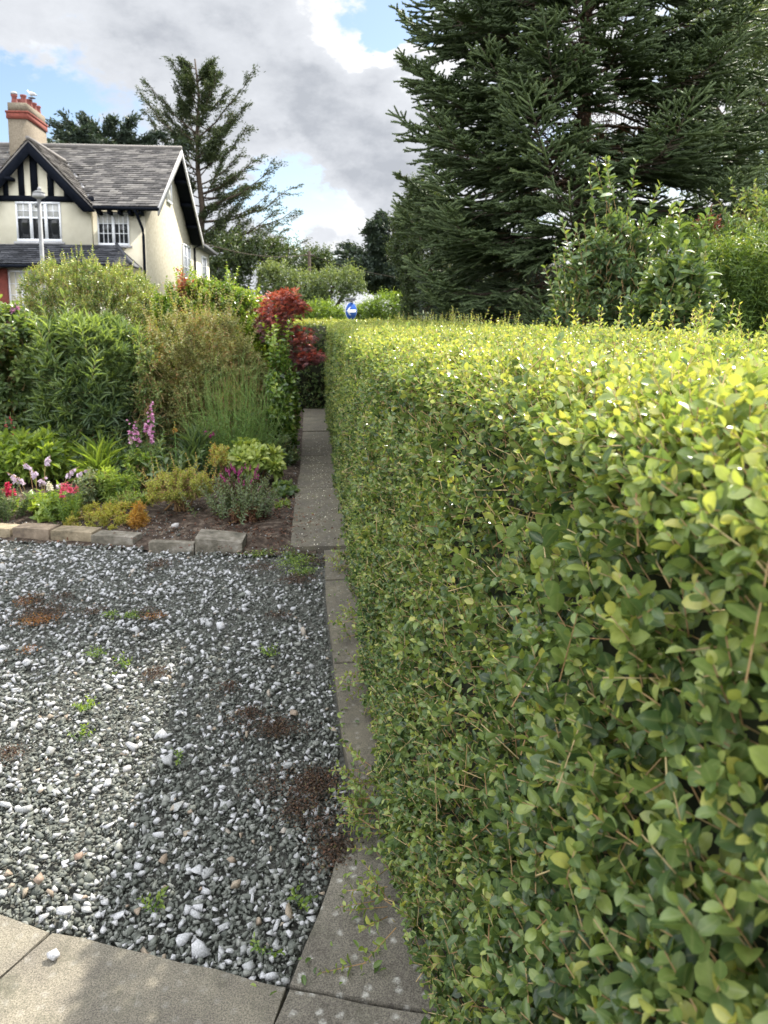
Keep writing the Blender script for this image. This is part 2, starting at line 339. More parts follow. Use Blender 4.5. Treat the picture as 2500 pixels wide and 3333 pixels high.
# flower bed soil: a gently uneven sheet
def bed():
    nx, ny = 90, 90; a = Acc()
    X, Y = np.meshgrid(np.linspace(-7, 0.0, nx), np.linspace(4.3, 13, ny), indexing='ij')
    edge = 4.9 - 0.285 * np.minimum(X + 0.45, 0)            # front line of the bed
    Yb = edge + (Y - 4.3) / 8.7 * (13.0 - edge)
    Z = -0.012 + 0.05 * np.clip((Yb - edge) / 0.4, 0, 1) + 0.022 * np.sin(X * 7 + Yb * 3) * np.sin(Yb * 6 - X * 2) * np.clip((Yb - edge) / 0.5, 0, 1) + rng.normal(0, 0.004, X.shape)
    Z = np.where(X > -0.22, np.minimum(Z, -0.005), Z)
    V = np.stack([X, Yb, Z], -1).reshape(-1, 3)
    i = np.arange(nx - 1)[:, None] * ny; j = np.arange(ny - 1)[None]
    a.add(V, [np.stack([i + j, i + ny + j, i + ny + j + 1, i + j + 1], -1).reshape(-1, 4)])
    return tag(a.build('flower_bed_soil', M['soil'], smooth=True), kind='structure')
bed()

# ------------------------------------------------------------------ concrete slabs
def concrete_mat(name, warm=0.0, lichen=1.0, dark=1.0):
    m, t, out = new_mat(name)
    tcn = t.add('ShaderNodeTexCoord'); P = tcn.outputs['Object']
    c = t.ramp(t.noise(5, 6, 0.65, P), [(0.3, (0.15 * dark, 0.135 * dark, 0.115 * dark)), (0.7, (0.27 * dark, (0.25 - 0.01 * warm) * dark, (0.215 - 0.05 * warm) * dark))])
    sp = t.noise(260, 3, 0.7, P)
    c = t.mix(1.0, c, t.ramp(sp, [(0.35, (0.5, 0.5, 0.5)), (0.65, (1.4, 1.4, 1.36))]), 'MULTIPLY')
    if lichen:
        pd = t.add('ShaderNodeVectorMath', {0: P, 1: t.add('ShaderNodeTexNoise', {'Vector': P, 'Scale': 30.0, 'Detail': 3.0}).outputs[1]}, operation='ADD').outputs[0]
        vo = t.add('ShaderNodeTexVoronoi', {'Vector': P, 'Scale': 22.0, 'Randomness': 1.0}, voronoi_dimensions='2D')
        wob = t.math('ADD', vo.outputs['Distance'], t.math('MULTIPLY', t.math('SUBTRACT', t.noise(75, 4, 0.7, P), 0.5), 0.5))
        spot = t.maprange(wob, 0.05, 0.28, 1.0, 0.0)
        pick = t.maprange(t.add('ShaderNodeSeparateColor', {0: vo.outputs['Color']}).outputs[0], 0.35, 0.45)
        spot = t.math('MULTIPLY', t.math('MULTIPLY', t.math('MULTIPLY', spot, pick), t.maprange(t.noise(120, 3, 0.7, P), 0.35, 0.6, 0.25, 1.0)), 0.68 * lichen)
        c = t.mix(spot, c, (0.50, 0.50, 0.46))
        moss = t.maprange(t.noise(9, 5, 0.7, P), 0.50, 0.72, 0, 0.7)
        c = t.mix(moss, c, (0.07, 0.07, 0.05))
    p = t.add('ShaderNodeBsdfPrincipled', {'Base Color': c, 'Roughness': 0.9, 'Specular IOR Level': 0.25})
    b = t.math('ADD', t.noise(160, 4, 0.7, P), t.math('MULTIPLY', t.noise(14, 4, 0.6, P), 0.8))
    bn = t.add('ShaderNodeBump', {'Strength': 0.55, 'Distance': 0.006, 'Height': b}); t.l.new(bn.outputs[0], p.inputs['Normal'])
    t.l.new(p.outputs[0], out.inputs[0])
    return m
M['concrete'] = concrete_mat('concrete', 0.2, 1.0, 0.72)
M['concrete_warm'] = concrete_mat('concrete_warm', 0.45, 0.25, 0.84)
M['concrete_plain'] = concrete_mat('concrete_plain', 0.7, 0.35, 0.66)

def slab(name, pts, z0, z1, mat, label, cat, group=None, bevel=0.006, jitter=0.004, tilt=(0, 0)):
    """paving slab or block: a polygon outline, thick, with worn edges"""
    bm = bmesh.new(); c = np.mean(pts, axis=0)
    out = []
    for i, p in enumerate(pts):                         # break the long edges so that they are not ruler-straight
        q = pts[(i + 1) % len(pts)]; n = max(1, int(math.dist(p, q) / 0.09))
        for k in range(n):
            f = k / n; x = p[0] + (q[0] - p[0]) * f; y = p[1] + (q[1] - p[1]) * f
            if k: x += random.gauss(0, jitter * 0.5); y += random.gauss(0, jitter * 0.5)
            out.append((x - c[0], y - c[1]))
    def zt(x, y): return z1 + tilt[0] * x + tilt[1] * y
    vb = [bm.verts.new((x, y, z0)) for x, y in out]; vt = [bm.verts.new((x, y, zt(x, y))) for x, y in out]
    n = len(out)
    bm.faces.new(vb[::-1]); top = bm.faces.new(vt)
    for i in range(n): bm.faces.new((vb[i], vb[(i + 1) % n], vt[(i + 1) % n], vt[i]))
    bmesh.ops.bevel(bm, geom=[e for e in top.edges], offset=bevel, segments=2, affect='EDGES', profile=0.6)
    me = bpy.data.meshes.new(name); bm.to_mesh(me); bm.free()
    o = bpy.data.objects.new(name, me); COL.objects.link(o); me.materials.append(mat); o.location = (c[0], c[1], 0)
    return tag(o, label, cat, group)

g = 0.004
pv = 'concrete paving slabs along the drive'
slab('paving_slab', [(-1.9, 2.375), (-0.698 - g, 1.812), (-0.97 - g, 1.36), (-2.2, 1.95)], -0.06, 0.012, M['concrete_warm'], 'sunlit sandy slab at the bottom left corner of the drive', 'paving slab', pv)
slab('paving_slab', [(-0.698 + g, 1.810), (-0.079 - g, 1.594), (-0.24 - g, 1.10), (-0.97 + g, 1.36)], -0.06, 0.012, M['concrete_warm'], 'long sandy slab in front of the gravel with a white stone lying on it', 'paving slab', pv)
slab('paving_slab', [(-0.079 + g, 1.594 - g), (0.62, 1.38), (0.62, 0.86), (-0.24 + g, 1.10)], -0.06, 0.010, M['concrete'], 'corner slab at the bottom edge beside the foot of the hedge', 'paving slab', pv)
slab('paving_slab', [(0.077, 2.085), (0.62, 2.10), (0.62, 1.385 + 2 * g), (-0.079 + g, 1.594 + g), (-0.002, 1.807)], -0.06, 0.014, M['concrete'], 'wedge shaped slab with pale lichen spots beside the hedge', 'paving slab', pv)
ed = [(0.108, 2.20), (0.114, 2.245), (0.086, 2.71), (0.076, 3.231), (0.058, 3.756), (0.054, 4.306), (0.054, 4.885)]
edl = ['nearest narrow edging slab partly buried under hedge sprigs', 'narrow edging slab speckled with lichen, second up from the weedy corner', 'narrow edging slab halfway along the gravel edge', 'narrow edging slab with a wide dark joint at its near end', 'last narrow edging slab before the path widens']
for i in range(1, 6):
    (x0, y0), (x1, y1) = ed[i], ed[i + 1]
    slab('edging_slab', [(x0, y0 + g), (0.5, y0 + g), (0.5, y1 - g), (x1, y1 - g)], -0.06, 0.018 + 0.006 * (i % 2), M['concrete_plain'], edl[i - 1], 'paving slab', 'narrow edging slabs between gravel and hedge', tilt=(0.0, 0.01 * random.uniform(-1, 1)))
pth = [(-0.178, 4.955), (-0.176, 6.70), (-0.156, 7.36), (-0.157, 7.83), (-0.155, 8.30), (-0.159, 8.89), (-0.165, 10.1), (-0.175, 11.6), (-0.2, 13.4)]
pll = ['wide slab where the path begins beside the kerb stone', 'path slab beside the low hosta leaves', 'path slab level with the rhododendron', 'short path slab just past the rhododendron', 'short path slab in the shade of the glossy shrub', 'path slab under the edge of the red maple', 'dim path slab in front of the dark cross hedge', 'farthest path slab in the dark gap between the hedges']
pth.insert(1, (-0.177, 5.85)); pll.insert(1, 'second wide path slab scattered with white petals')
for i in range(len(pth) - 1):
    (x0, y0), (x1, y1) = pth[i], pth[i + 1]
    slab('path_slab', [(x0, y0 + 0.008), (0.5, y0 + 0.008), (0.5, y1 - 0.008), (x1, y1 - 0.008)], -0.05, 0.03 + random.uniform(-0.004, 0.004), M['concrete_plain'], pll[i], 'paving slab', 'wide path slabs between bed and hedge', tilt=(random.uniform(-.01, .01), random.uniform(-.008, .008)))

# kerb blocks along the flower bed
M['kerbwarm'] = plain_mat('kerbwarm', [(0.3, (0.09, 0.078, 0.055)), (0.5, (0.22, 0.18, 0.12)), (0.7, (0.33, 0.275, 0.19))], 0.95, 9, 1.0, 60)
M['kerbred'] = plain_mat('kerbred', [(0.3, (0.09, 0.07, 0.055)), (0.5, (0.19, 0.15, 0.11)), (0.7, (0.29, 0.23, 0.17))], 0.9, 9, 1.0, 60)
M['kerbgrey'] = plain_mat('kerbgrey', [(0.3, (0.07, 0.065, 0.05)), (0.5, (0.16, 0.145, 0.115)), (0.62, (0.24, 0.22, 0.185)), (0.75, (0.42, 0.41, 0.37))], 0.95, 11, 1.0, 60)
def kerb(p, q, z1, depth, mat, label, tilt=(0, 0)):
    p = np.array(p); q = np.array(q); d = (q - p) / np.linalg.norm(q - p); nn = np.array([-d[1], d[0]]) * depth
    return slab('kerb_stone', [tuple(p), tuple(q), tuple(q + nn), tuple(p + nn)], -0.05, z1, mat, label, 'kerb stone', 'kerb stones edging the flower bed', bevel=0.008, tilt=tilt)
kerb((-2.95, 5.66), (-2.225, 5.470), 0.060, 0.13, M['kerbwarm'], 'kerb block at the left edge of the photo beneath the white snapdragon leaves')
kerb((-2.205, 5.465), (-1.925, 5.385), 0.072, 0.14, M['kerbred'], 'reddish topped kerb block below the snapdragons')
kerb((-1.91, 5.385), (-1.60, 5.300), 0.066, 0.14, M['kerbwarm'], 'sandy kerb block below the golden ground cover')
kerb((-1.595, 5.275), (-1.285, 5.185), 0.056, 0.13, M['kerbgrey'], 'rough grey kerb block before the gap in the edging')
kerb((-1.15, 5.065), (-0.835, 4.995), 0.058, 0.06, M['kerbgrey'], 'thin lichen covered kerb stone set on edge right of the gap')
kerb((-0.825, 4.99), (-0.505, 4.965), 0.085, 0.20, M['kerbgrey'], 'wide tilted kerb block nearest the path', (-0.10, 0.06))

# ------------------------------------------------------------------ gravel
def stone_templates(k, n=9, flat=(1, 0.78, 0.5)):
    out = []
    for _ in range(k):
        bm = bmesh.new()
        P = nrm(rng.normal(size=(n, 3))) * rng.uniform(0.7, 1.15, (n, 1)) * np.array(flat)
        vs = [bm.verts.new(p) for p in P]
        r = bmesh.ops.convex_hull(bm, input=vs)
        bmesh.ops.delete(bm, geom=[v for v in bm.verts if not v.link_faces], context='VERTS')
        bmesh.ops.triangulate(bm, faces=bm.faces[:])
        bm.verts.index_update()
        V = np.array([v.co for v in bm.verts]); F = np.array([[v.index for v in f.verts] for f in bm.faces]); bm.free()
        out.append((V * 0.5, [F], np.zeros(len(V))))
    return out
ST = stone_templates(40)
def stone_mat():
    m, t, out = new_mat('gravel_stone')
    a = t.add('ShaderNodeAttribute', attribute_name='rnd').outputs['Fac']
    c = t.ramp(a, [(0.0, (0.07, 0.077, 0.067)), (0.3, (0.112, 0.121, 0.105)), (0.55, (0.16, 0.17, 0.15)), (0.74, (0.26, 0.265, 0.245)), (0.80, (0.32, 0.325, 0.325)), (0.92, (0.48, 0.48, 0.50)), (0.95, (0.30, 0.25, 0.19)), (1.0, (0.24, 0.17, 0.13))])
    geo = t.add('ShaderNodeNewGeometry')
    n = t.noise(230, 4, 0.75, geo.outputs['Position'])
    c = t.mix(1.0, c, t.ramp(n, [(0.3, (0.55, 0.58, 0.55)), (0.55, (1, 1, 1)), (0.75, (1.5, 1.5, 1.45))]), 'MULTIPLY')
    p = t.add('ShaderNodeBsdfPrincipled', {'Base Color': c, 'Roughness': 0.75, 'Specular IOR Level': 0.35})
    bn = t.add('ShaderNodeBump', {'Strength': 0.4, 'Distance': 0.003, 'Height': n}); t.l.new(bn.outputs[0], p.inputs['Normal'])
    t.l.new(p.outputs[0], out.inputs[0])
    return m
M['stone'] = stone_mat()
def front_line(x): return np.where(x < -0.698, 1.81 - 0.468 * (x + 0.698), 1.594 - 0.349 * (x + 0.079))
def right_line(y): return np.interp(y, [1.55, 1.594, 1.807, 2.085, 2.2, 2.71, 3.23, 3.756, 4.3, 4.9, 4.96, 5.4], [-.09, -.085, -.01, .07, .10, .08, .07, .05, .047, .05, -.19, -.19])
def back_line(x): return np.where(x < -1.2, 5.17 - 0.272 * (x + 1.285), np.where(x < -0.48, 4.97 - 0.1 * (x + .5), 5.05))
def gravel():
    a = Acc()
    n = 86000
    y = 1.5 + 5.2 * rng.random(n) ** 1.25
    x = -0.62 * y - 0.5 + (0.62 * y + 0.65) * rng.random(n)
    ok = (y > front_line(x) + 0.006) & (x < right_line(y) - 0.008) & (y < back_line(x) - 0.005)
    # sparser where moss and soil show near the path
    sparse = (x > -0.42) & (y > 4.35)
    ok &= ~(sparse & (rng.random(n) < 0.5))
    x, y = x[ok], y[ok]; n = len(x)
    s = rng.lognormal(math.log(0.0158), 0.34, n)
    kind = rng.random(n)
    far_white = np.clip((y - 2.2) / 2.2, 0, 1) * np.clip((0.1 - x) / 0.8, 0, 1)  # more white stones far out on the gravel, sun glints put into stone colour
    tint = np.where(kind < 0.92 - 0.10 * far_white, rng.random(n) ** 0.8 * 0.73, np.where(kind < 0.994, rng.uniform(0.79, 0.925, n), rng.uniform(0.94, 0.975, n)))
    s = np.where((tint > 0.78), s * rng.uniform(1.0, 1.75, n), s)
    z = rng.uniform(-0.012, 0.002, n) + np.where(tint > 0.78, 0.008, 0)
    ti = rng.integers(0, len(ST), n); z = z - 0.004 * (s < 0.02)
    ax = nrm(rng.normal(size=(n, 3)) * np.array([1, 1, 0.35])); up = nrm(rng.normal(size=(n, 3)) * 0.45 + np.array([0, 0, 1]))
    for k in range(len(ST)):
        q = ti == k
        a.inst(ST[k], np.stack([x, y, z], 1)[q], ax[q], up[q], s[q] * 1.2, s[q] * 1.15, s[q] * 1.25, tint[q])
    # a coarser fill outside the picture
    n = 9000; x = rng.uniform(-6.5, 0.05, n); y = rng.uniform(-1.5, 6.6, n)
    ok = (x < -0.62 * y - 0.45) & (y < back_line(x)) & ((y > front_line(x) + 0.02) | (y < front_line(x) - 0.62))
    x, y = x[ok], y[ok]; n = len(x); s = rng.lognormal(math.log(0.034), 0.25, n)
    tint = np.where(rng.random(n) < 0.85, rng.random(n) * 0.73, rng.uniform(0.79, 0.92, n))
    a.inst(ST[0], np.stack([x, y, np.full(n, -0.012)], 1), nrm(rng.normal(size=(n, 3))), nrm(rng.normal(size=(n, 3)) * .4 + np.array([0, 0, 1])), s, s, s, tint)
    return tag(a.build('gravel', M['stone']), 'loose grey and white stone chippings covering the drive', 'gravel', None, 'stuff')
gravel()
def bed_chips():
    a = Acc(); n = 16000
    x = rng.uniform(-3.2, -0.19, n); y = rng.uniform(4.95, 12, n) ; ok = y > back_line(x) + 0.14; x, y = x[ok], y[ok]; n = len(x)
    s = rng.lognormal(math.log(0.014), 0.4, n)
    tint = np.where(rng.random(n) < 0.35, rng.random(n) * 0.7, np.where(rng.random(n) < 0.3, rng.uniform(0.78, 0.9, n), rng.uniform(0.95, 1, n)))
    for k in range(0, 40, 4):
        q = (np.arange(n) % 10) == k // 4
        a.inst(ST[k], np.stack([x, y, np.full(n, 0.035)], 1)[q], nrm(rng.normal(size=(q.sum(), 3))), nrm(rng.normal(size=(q.sum(), 3)) * .4 + np.array([0, 0, 1])), s[q], s[q], s[q], tint[q])
    return tag(a.build('soil_pebbles', M['stone']), 'small stones scattered over the flower bed soil', 'pebbles', None, 'stuff')
bed_chips()

# single stones one can point at
def stone(u, v, size, tint, label, z=0.01, name='stone', zlev=0.0):
    p = PG(u, v, zlev); a = Acc(); tm = stone_templates(1, 16, (1, 0.78, 0.6))[0]
    a.inst(tm, np.array([[0, 0, 0.0]]), np.array([[random.uniform(-1, 1), random.uniform(-1, 1), 0.05]]), np.array([[0.1, 0.1, 1.0]]), size, size, size, tint)
    o = a.build(name, M['stone']); zmin = min(v.co.z for v in o.data.vertices)
    o.location = (p[0], p[1], zlev + z - zmin)
    return tag(o, label, 'stone', 'single stones on the drive')
stone(117, 2072, 0.040, 0.91, 'white angular stone lying on the sandy front slab', 0.0, zlev=0.012)
stone(85, 1912, 0.052, 0.985, 'brown rounded pebble among the grey chippings near the front slab')
stone(170, 1862, 0.036, 1.0, 'flat reddish stone among the chippings')
stone(511, 1925, 0.040, 0.955, 'tan flat pebble left of the wedge shaped slab')
stone(275, 1671, 0.036, 0.93, 'cream oval pebble in the middle of the gravel')
stone(140, 1982, 0.052, 0.915, 'large white flat stone at the front edge of the gravel')
stone(478, 1365, 0.075, 0.905, 'pale flat stone on the bright gravel halfway to the bed')
stone(288, 1243, 0.060, 0.94, 'flat tan stone on the gravel in front of the grey kerb block')
stone(378, 1145, 0.085, 0.93, 'grey brown rock on the soil behind the thin kerb stone', zlev=0.03)

# ------------------------------------------------------------------ plant builders
def shoots(acc, stems, base, dirn, L, npairs, ll, lw, ang=50, tm=L_LO, a0=0.4, atip=0.35, whorl=False, droop=0.0, flat=0.0, tipshrink=0.45, jit=0.35, stem_r=0.0015, stem_a=0.4, start=0.15, per=2, aj=0.16):
    """leafy shoots: leaves in pairs (or whorls of per) along a straight twig"""
    n = len(base)
    if n == 0: return
    dirn = nrm(dirn); L = np.broadcast_to(np.asarray(L, float), (n,))
    ref = nrm(np.cross(dirn, rng.normal(size=(n, 3)))); ref2 = np.cross(dirn, ref)
    phi0 = rng.uniform(0, 6.28, n)
    a0 = np.broadcast_to(np.asarray(a0, float), (n,))
    Ps, Xs, Zs, S, A = [], [], [], [], []
    for j in range(npairs):
        tt = start + (1 - start) * (j + 1) / npairs
        for k in range(per):
            phi = phi0 + j * (math.pi / 2 if per == 2 else 0.6) + k * 2 * math.pi / per
            side = np.cos(phi)[:, None] * ref + np.sin(phi)[:, None] * ref2
            an = R(ang) * (1 - 0.45 * (j == npairs - 1)) + rng.normal(0, 0.2, n)
            ax = np.cos(an)[:, None] * dirn + np.sin(an)[:, None] * side + rng.normal(0, jit * 0.35, (n, 3))
            ax[:, 2] -= droop * rng.uniform(0.5, 1.3, n)
            ax = nrm(ax); w = np.cross(dirn, side); nz = np.cross(ax, w)
            if flat:
                nz = nrm(nz) * (1 - flat) + np.array([0, 0, 1.0]) * flat
            nz = nz + rng.normal(0, jit, (n, 3))
            Ps.append(base + dirn * (L * tt)[:, None]); Xs.append(ax); Zs.append(nz)
            S.append(ll * (1 - tipshrink * tt ** 2) * rng.uniform(0.6, 1.2, n)); A.append(a0 + atip * (tt - 0.5) + rng.normal(0, aj, n))
    P = np.concatenate(Ps); S = np.concatenate(S); A = np.clip(np.concatenate(A), 0, 1)
    Xs = np.concatenate(Xs); Zs = np.concatenate(Zs); wd = S * (lw / ll) * rng.uniform(0.85, 1.15, len(S))
    tms = tm if isinstance(tm, list) else [tm]; pick = rng.integers(0, len(tms), len(S))
    for i, q in enumerate(tms):
        m_ = pick == i; acc.inst(q, P[m_], Xs[m_], Zs[m_], S[m_], wd[m_], S[m_], A[m_])
    if stems is not None: stems.sticks(base, base + dirn * L[:, None], stem_r, stem_r * 0.6, stem_a + rng.normal(0, 0.15, n))

def lump(D, seed, amp=0.22, k=7, sharp=9.0):
    """uneven outline: radius factor for the directions D"""
    r = np.random.default_rng(seed); f = np.ones(len(D))
    for _ in range(k):
        d = nrm(r.normal(size=3)); f += 1.8 * amp * r.uniform(-1.0, 0.8) * np.clip(D @ d, 0, 1) ** sharp
    return np.clip(f, 0.6, 1.08)

def ellipsoid_pts(n, c, rad, seed, inner=0.6, low=-0.5, amp=0.22, k=7, p=2.0):
    D = nrm(rng.normal(size=(n * 3, 3))); D = D[D[:, 2] > low][:n]; n = len(D)
    r = (inner ** 3 + (1 - inner ** 3) * rng.random(n)) ** (1 / 3) * lump(D, seed, amp, k)
    if p != 2.0: r = r * np.minimum((np.abs(D) ** p).sum(1) ** (-1 / p), 1.28)
    return c + D * np.array(rad) * r[:, None], D

def box_from_px(u0, u1, v0, Y, zb=0.0):
    """centre, radii of a plant that fills the outline u0..u1 up to v0 at the distance Y, standing on zb"""
    a, b = PY(u0, v0, Y), PY(u1, v0, Y)
    return np.array([(a[0] + b[0]) / 2, Y, 0]), (b[0] - a[0]) / 2, a[2]

def bush(name, label, u0, u1, v0, Y, mat, n, L, npairs, ll, lw, ang=50, tm=L_LO, ry=None, zb=0.0, up=0.5, out=0.8, rnd=0.4, inner=0.6, low=-0.35, amp=0.22,
         a0=0.4, atip=0.35, droop=0.0, flat=0.0, stemmat='twig', cat='shrub', group=None, zc=0.45, trunk=8, per=2, stem_r=0.002, jit=0.35, z1=None, spur=0, tipshrink=0.45, aj=0.16, k=11, boxy=3.2, clump=0.42):
    c, rx, top = box_from_px(u0, u1, v0, Y)
    if z1: top = z1
    top -= (0.32 * L + 0.38 * ll) * min(1, up + 0.3); rx = max(rx * 0.55, rx - 0.3 * L - 0.35 * ll)
    h = top - zb; c = c.copy(); c[2] = zb + h * zc; rad = (rx, ry or rx * 0.8, h * (1 - zc))
    root = thing(name, label, cat, (c[0], c[1], zb), group)
    fo, st = Acc(), Acc()
    seed = abs(hash((round(u0), round(v0)))) % 100000
    P, D = ellipsoid_pts(int(n * 1.2), c, rad, seed, inner, low, amp, k, boxy)
    if clump:
        cc = P[rng.choice(len(P), max(6, len(P) // 16), False)]
        near = np.argmin(((P[:, None] - cc[None]) ** 2).sum(-1), 1); P = P + (cc[near] - P) * clump
    P = P[P[:, 2] > zb + 0.02]; D = nrm(P - c)
    d = D * out + np.array([0, 0, up]) + rng.normal(0, rnd, P.shape)
    Lr = L * rng.uniform(0.6, 1.3, len(P))
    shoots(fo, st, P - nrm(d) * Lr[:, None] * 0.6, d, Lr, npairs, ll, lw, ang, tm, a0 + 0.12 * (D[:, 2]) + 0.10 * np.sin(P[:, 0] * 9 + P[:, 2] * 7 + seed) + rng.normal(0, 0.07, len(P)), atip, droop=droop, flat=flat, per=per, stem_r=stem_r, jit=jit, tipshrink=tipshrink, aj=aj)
    if spur:                                                            # longer sprigs that break the outline
        i = rng.choice(len(P), min(spur, len(P)), False); i = i[D[i, 2] > 0.1]
        q = c + D[i] * np.array(rad) * lump(D[i], seed, amp, k)[:, None]
        d2 = D[i] * 0.5 + np.array([0, 0, 1.0]) + rng.normal(0, 0.25, q.shape)
        shoots(fo, st, q, d2, L * 1.7, npairs + 3, ll, lw, ang, tm, a0 + 0.25, atip, droop=droop, flat=flat, stem_r=stem_r, jit=jit)
    for _ in range(trunk):                                              # woody stems from the foot
        e = P[rng.integers(len(P))] * 0.7 + c * 0.3; b = np.array([c[0] + rng.normal(0, 0.05 + rx * 0.08), c[1] + rng.normal(0, 0.05), zb - 0.03])
        mid = (b + e) / 2 + rng.normal(0, 0.04, 3)
        tt = np.linspace(0, 1, 6)[:, None]; pts = (1 - tt) ** 2 * b + 2 * tt * (1 - tt) * mid + tt ** 2 * e
        st.tube(pts, np.linspace(0.012, 0.004, 6) * max(1, min(2.5, h)), 5, 0.2)
    fo.build('foliage', M[mat], root, smooth=True)
    st.build('branchwork', M[stemmat], root)
    return root, c, rad

# ------------------------------------------------------------------ clipped privet hedge along the path
HT = 1.515
def face_x(y, z):
    """left face of the hedge"""
    near = np.clip((2.6 - y) / 2.2, 0, 1)
    x = 0.205 + 0.05 * near + (0.10 * near + 0.03) * np.clip(z / 1.4, 0, 1) ** 1.2
    return x + 0.022 * np.sin(y * 2.1 + z * 1.3) * np.sin(z * 3.1 + y * 0.7) + 0.015 * np.sin(y * 5.3 + 1)
def top_z(x, y): return HT + 0.012 * np.sin(y * 1.7 + x * 2) + 0.01 * np.sin(x * 6 + y * 3.3)
def hedge():
    root = thing('privet_hedge', 'long clipped privet hedge running along the right side of the path', 'hedge', (0.9, 5, 0))
    fo, st = Acc(), Acc()
    def zone(y0, y1, dens, tm, L, npairs, ll, twigs):
        # side face, densest where it is near
        ln = y1 - y0; n = int(dens * ln * 1.9)
        y = rng.uniform(y0, y1, n); z = 0.015 + 1.44 * rng.random(n)
        deep = (rng.random(n) < 0.24) * rng.uniform(0.02, 0.06, n)
        S = np.stack([face_x(y, z) + rng.normal(0.010, 0.016, n) + deep, y, z], 1)
        d = np.array([-0.75, -0.05, 0.6]) + rng.normal(0, 0.42, (n, 3))
        d = nrm(d); Lr = L * rng.uniform(0.6, 1.25, n); patch = np.sin(y * 3.3 + z * 2.2) * np.sin(z * 4.7 - y * 1.9)
        big = rng.uniform(0.75, 1.2, n)
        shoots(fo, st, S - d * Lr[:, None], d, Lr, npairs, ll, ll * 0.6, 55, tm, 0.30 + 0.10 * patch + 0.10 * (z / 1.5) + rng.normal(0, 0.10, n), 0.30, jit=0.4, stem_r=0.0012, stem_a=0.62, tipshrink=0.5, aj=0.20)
        # rounded shoulder
        n = int(dens * ln * 0.38); y = rng.uniform(y0, y1, n); th = rng.uniform(0, math.pi / 2, n); r = 0.13
        fx = face_x(y, np.full(n, 1.4))
        S = np.stack([fx + r - r * np.cos(th), y, HT - r + r * np.sin(th)], 1) + rng.normal(0, 0.012, (n, 3))
        d = nrm(np.stack([-np.cos(th), 0 * th, np.sin(th) + 0.35], 1) + rng.normal(0, 0.35, (n, 3))); Lr = L * rng.uniform(0.6, 1.3, n)
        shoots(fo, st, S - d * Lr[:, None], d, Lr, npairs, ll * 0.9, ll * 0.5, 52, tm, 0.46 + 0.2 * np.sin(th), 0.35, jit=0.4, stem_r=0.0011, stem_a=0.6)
        # top
        n = int(dens * ln * 0.8); y = rng.uniform(y0, y1, n); fx = face_x(y, np.full(n, 1.4)) + 0.1; x = fx + (1.52 - fx) * rng.random(n)
        S = np.stack([x, y, top_z(x, y) + rng.normal(0.0, 0.014, n)], 1)
        d = nrm(np.array([-0.05, 0, 1.0]) + rng.normal(0, 0.38, (n, 3))); Lr = L * rng.uniform(0.6, 1.35, n)
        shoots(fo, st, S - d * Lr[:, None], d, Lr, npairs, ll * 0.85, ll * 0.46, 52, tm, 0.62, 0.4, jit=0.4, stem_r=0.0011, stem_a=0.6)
        # cut twig ends that stick out of the face
        n = int(twigs * ln); y = rng.uniform(y0, y1, n); z = rng.uniform(0.05, 1.45, n)
        S = np.stack([face_x(y, z) + rng.normal(0.0, 0.010, n), y, z], 1); d = nrm(np.array([-0.85, -0.25, 0.75]) + rng.normal(0, 0.45, (n, 3)))
        st.sticks(S - d * rng.uniform(0.03, 0.09, n)[:, None], S, 0.0014, 0.0011, rng.uniform(0.45, 1.0, n))
    zone(-2.5, 0.2, 170, L_LO, 0.10, 5, 0.042, 30)
    zone(0.2, 1.2, 980, L_HIS, 0.09, 5, 0.034, 40)
    zone(1.2, 2.6, 860, L_MIDS, 0.092, 5, 0.030, 110)
    zone(2.6, 6.0, 640, L_LO, 0.09, 5, 0.034, 70)
    zone(6.0, 13.2, 400, L_LO, 0.09, 5, 0.040, 50)
    # back face, thin
    n = 2600; y = rng.uniform(-1, 13, n); z = rng.uniform(0.05, 1.5, n); d = nrm(np.array([0.8, 0, 0.5]) + rng.normal(0, 0.4, (n, 3)))
    shoots(fo, st, np.stack([np.full(n, 1.44), y, z], 1), d, 0.1, 4, 0.045, 0.025, 55, L_LO, 0.45, 0.3)
    # unclipped sprigs standing up along the far edge of the top
    n = 330; y = 1.3 + 11 * rng.random(n); x = rng.uniform(1.0, 1.55, n); cl = np.clip(np.sin(y * 2.6 + 0.7) + 0.35, 0.12, 1.2)
    shoots(fo, st, np.stack([x, y, np.full(n, HT - 0.05)], 1), np.array([0, 0, 1.0]) + rng.normal(0, 0.2, (n, 3)), 0.07 + 0.10 * cl * rng.uniform(0.6, 1.2, n), 7, 0.034, 0.016, 42, L_MID, 0.72, 0.3, jit=0.3, tipshrink=0.6)
    # low sprigs spilling on to the paving at the foot
    for yy, m in ((2.16, 26), (2.05, 14), (2.9, 10), (3.5, 10), (4.5, 16), (1.75, 10)):
        p = np.stack([rng.normal(0.19, 0.03, m), rng.normal(yy, 0.08, m), rng.uniform(0.03, 0.12, m)], 1)
        shoots(fo, st, p, np.array([-0.9, -0.1, 0.25]) + rng.normal(0, 0.4, (m, 3)), 0.11, 5, 0.028, 0.017, 55, L_MID, 0.55, 0.2)
    # dense twiggy inside
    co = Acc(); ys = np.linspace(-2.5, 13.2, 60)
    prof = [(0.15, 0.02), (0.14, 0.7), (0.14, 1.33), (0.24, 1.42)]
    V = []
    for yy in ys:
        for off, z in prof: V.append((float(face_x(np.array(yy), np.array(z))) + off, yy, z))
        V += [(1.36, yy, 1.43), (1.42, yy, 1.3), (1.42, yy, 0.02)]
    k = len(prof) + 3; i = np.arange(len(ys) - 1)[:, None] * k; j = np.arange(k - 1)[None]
    co.add(np.array(V), [np.stack([i + j, i + j + 1, i + k + j + 1, i + k + j], -1).reshape(-1, 4), np.arange(k)[::-1][None], (np.arange(k) + (len(ys) - 1) * k)[None]])
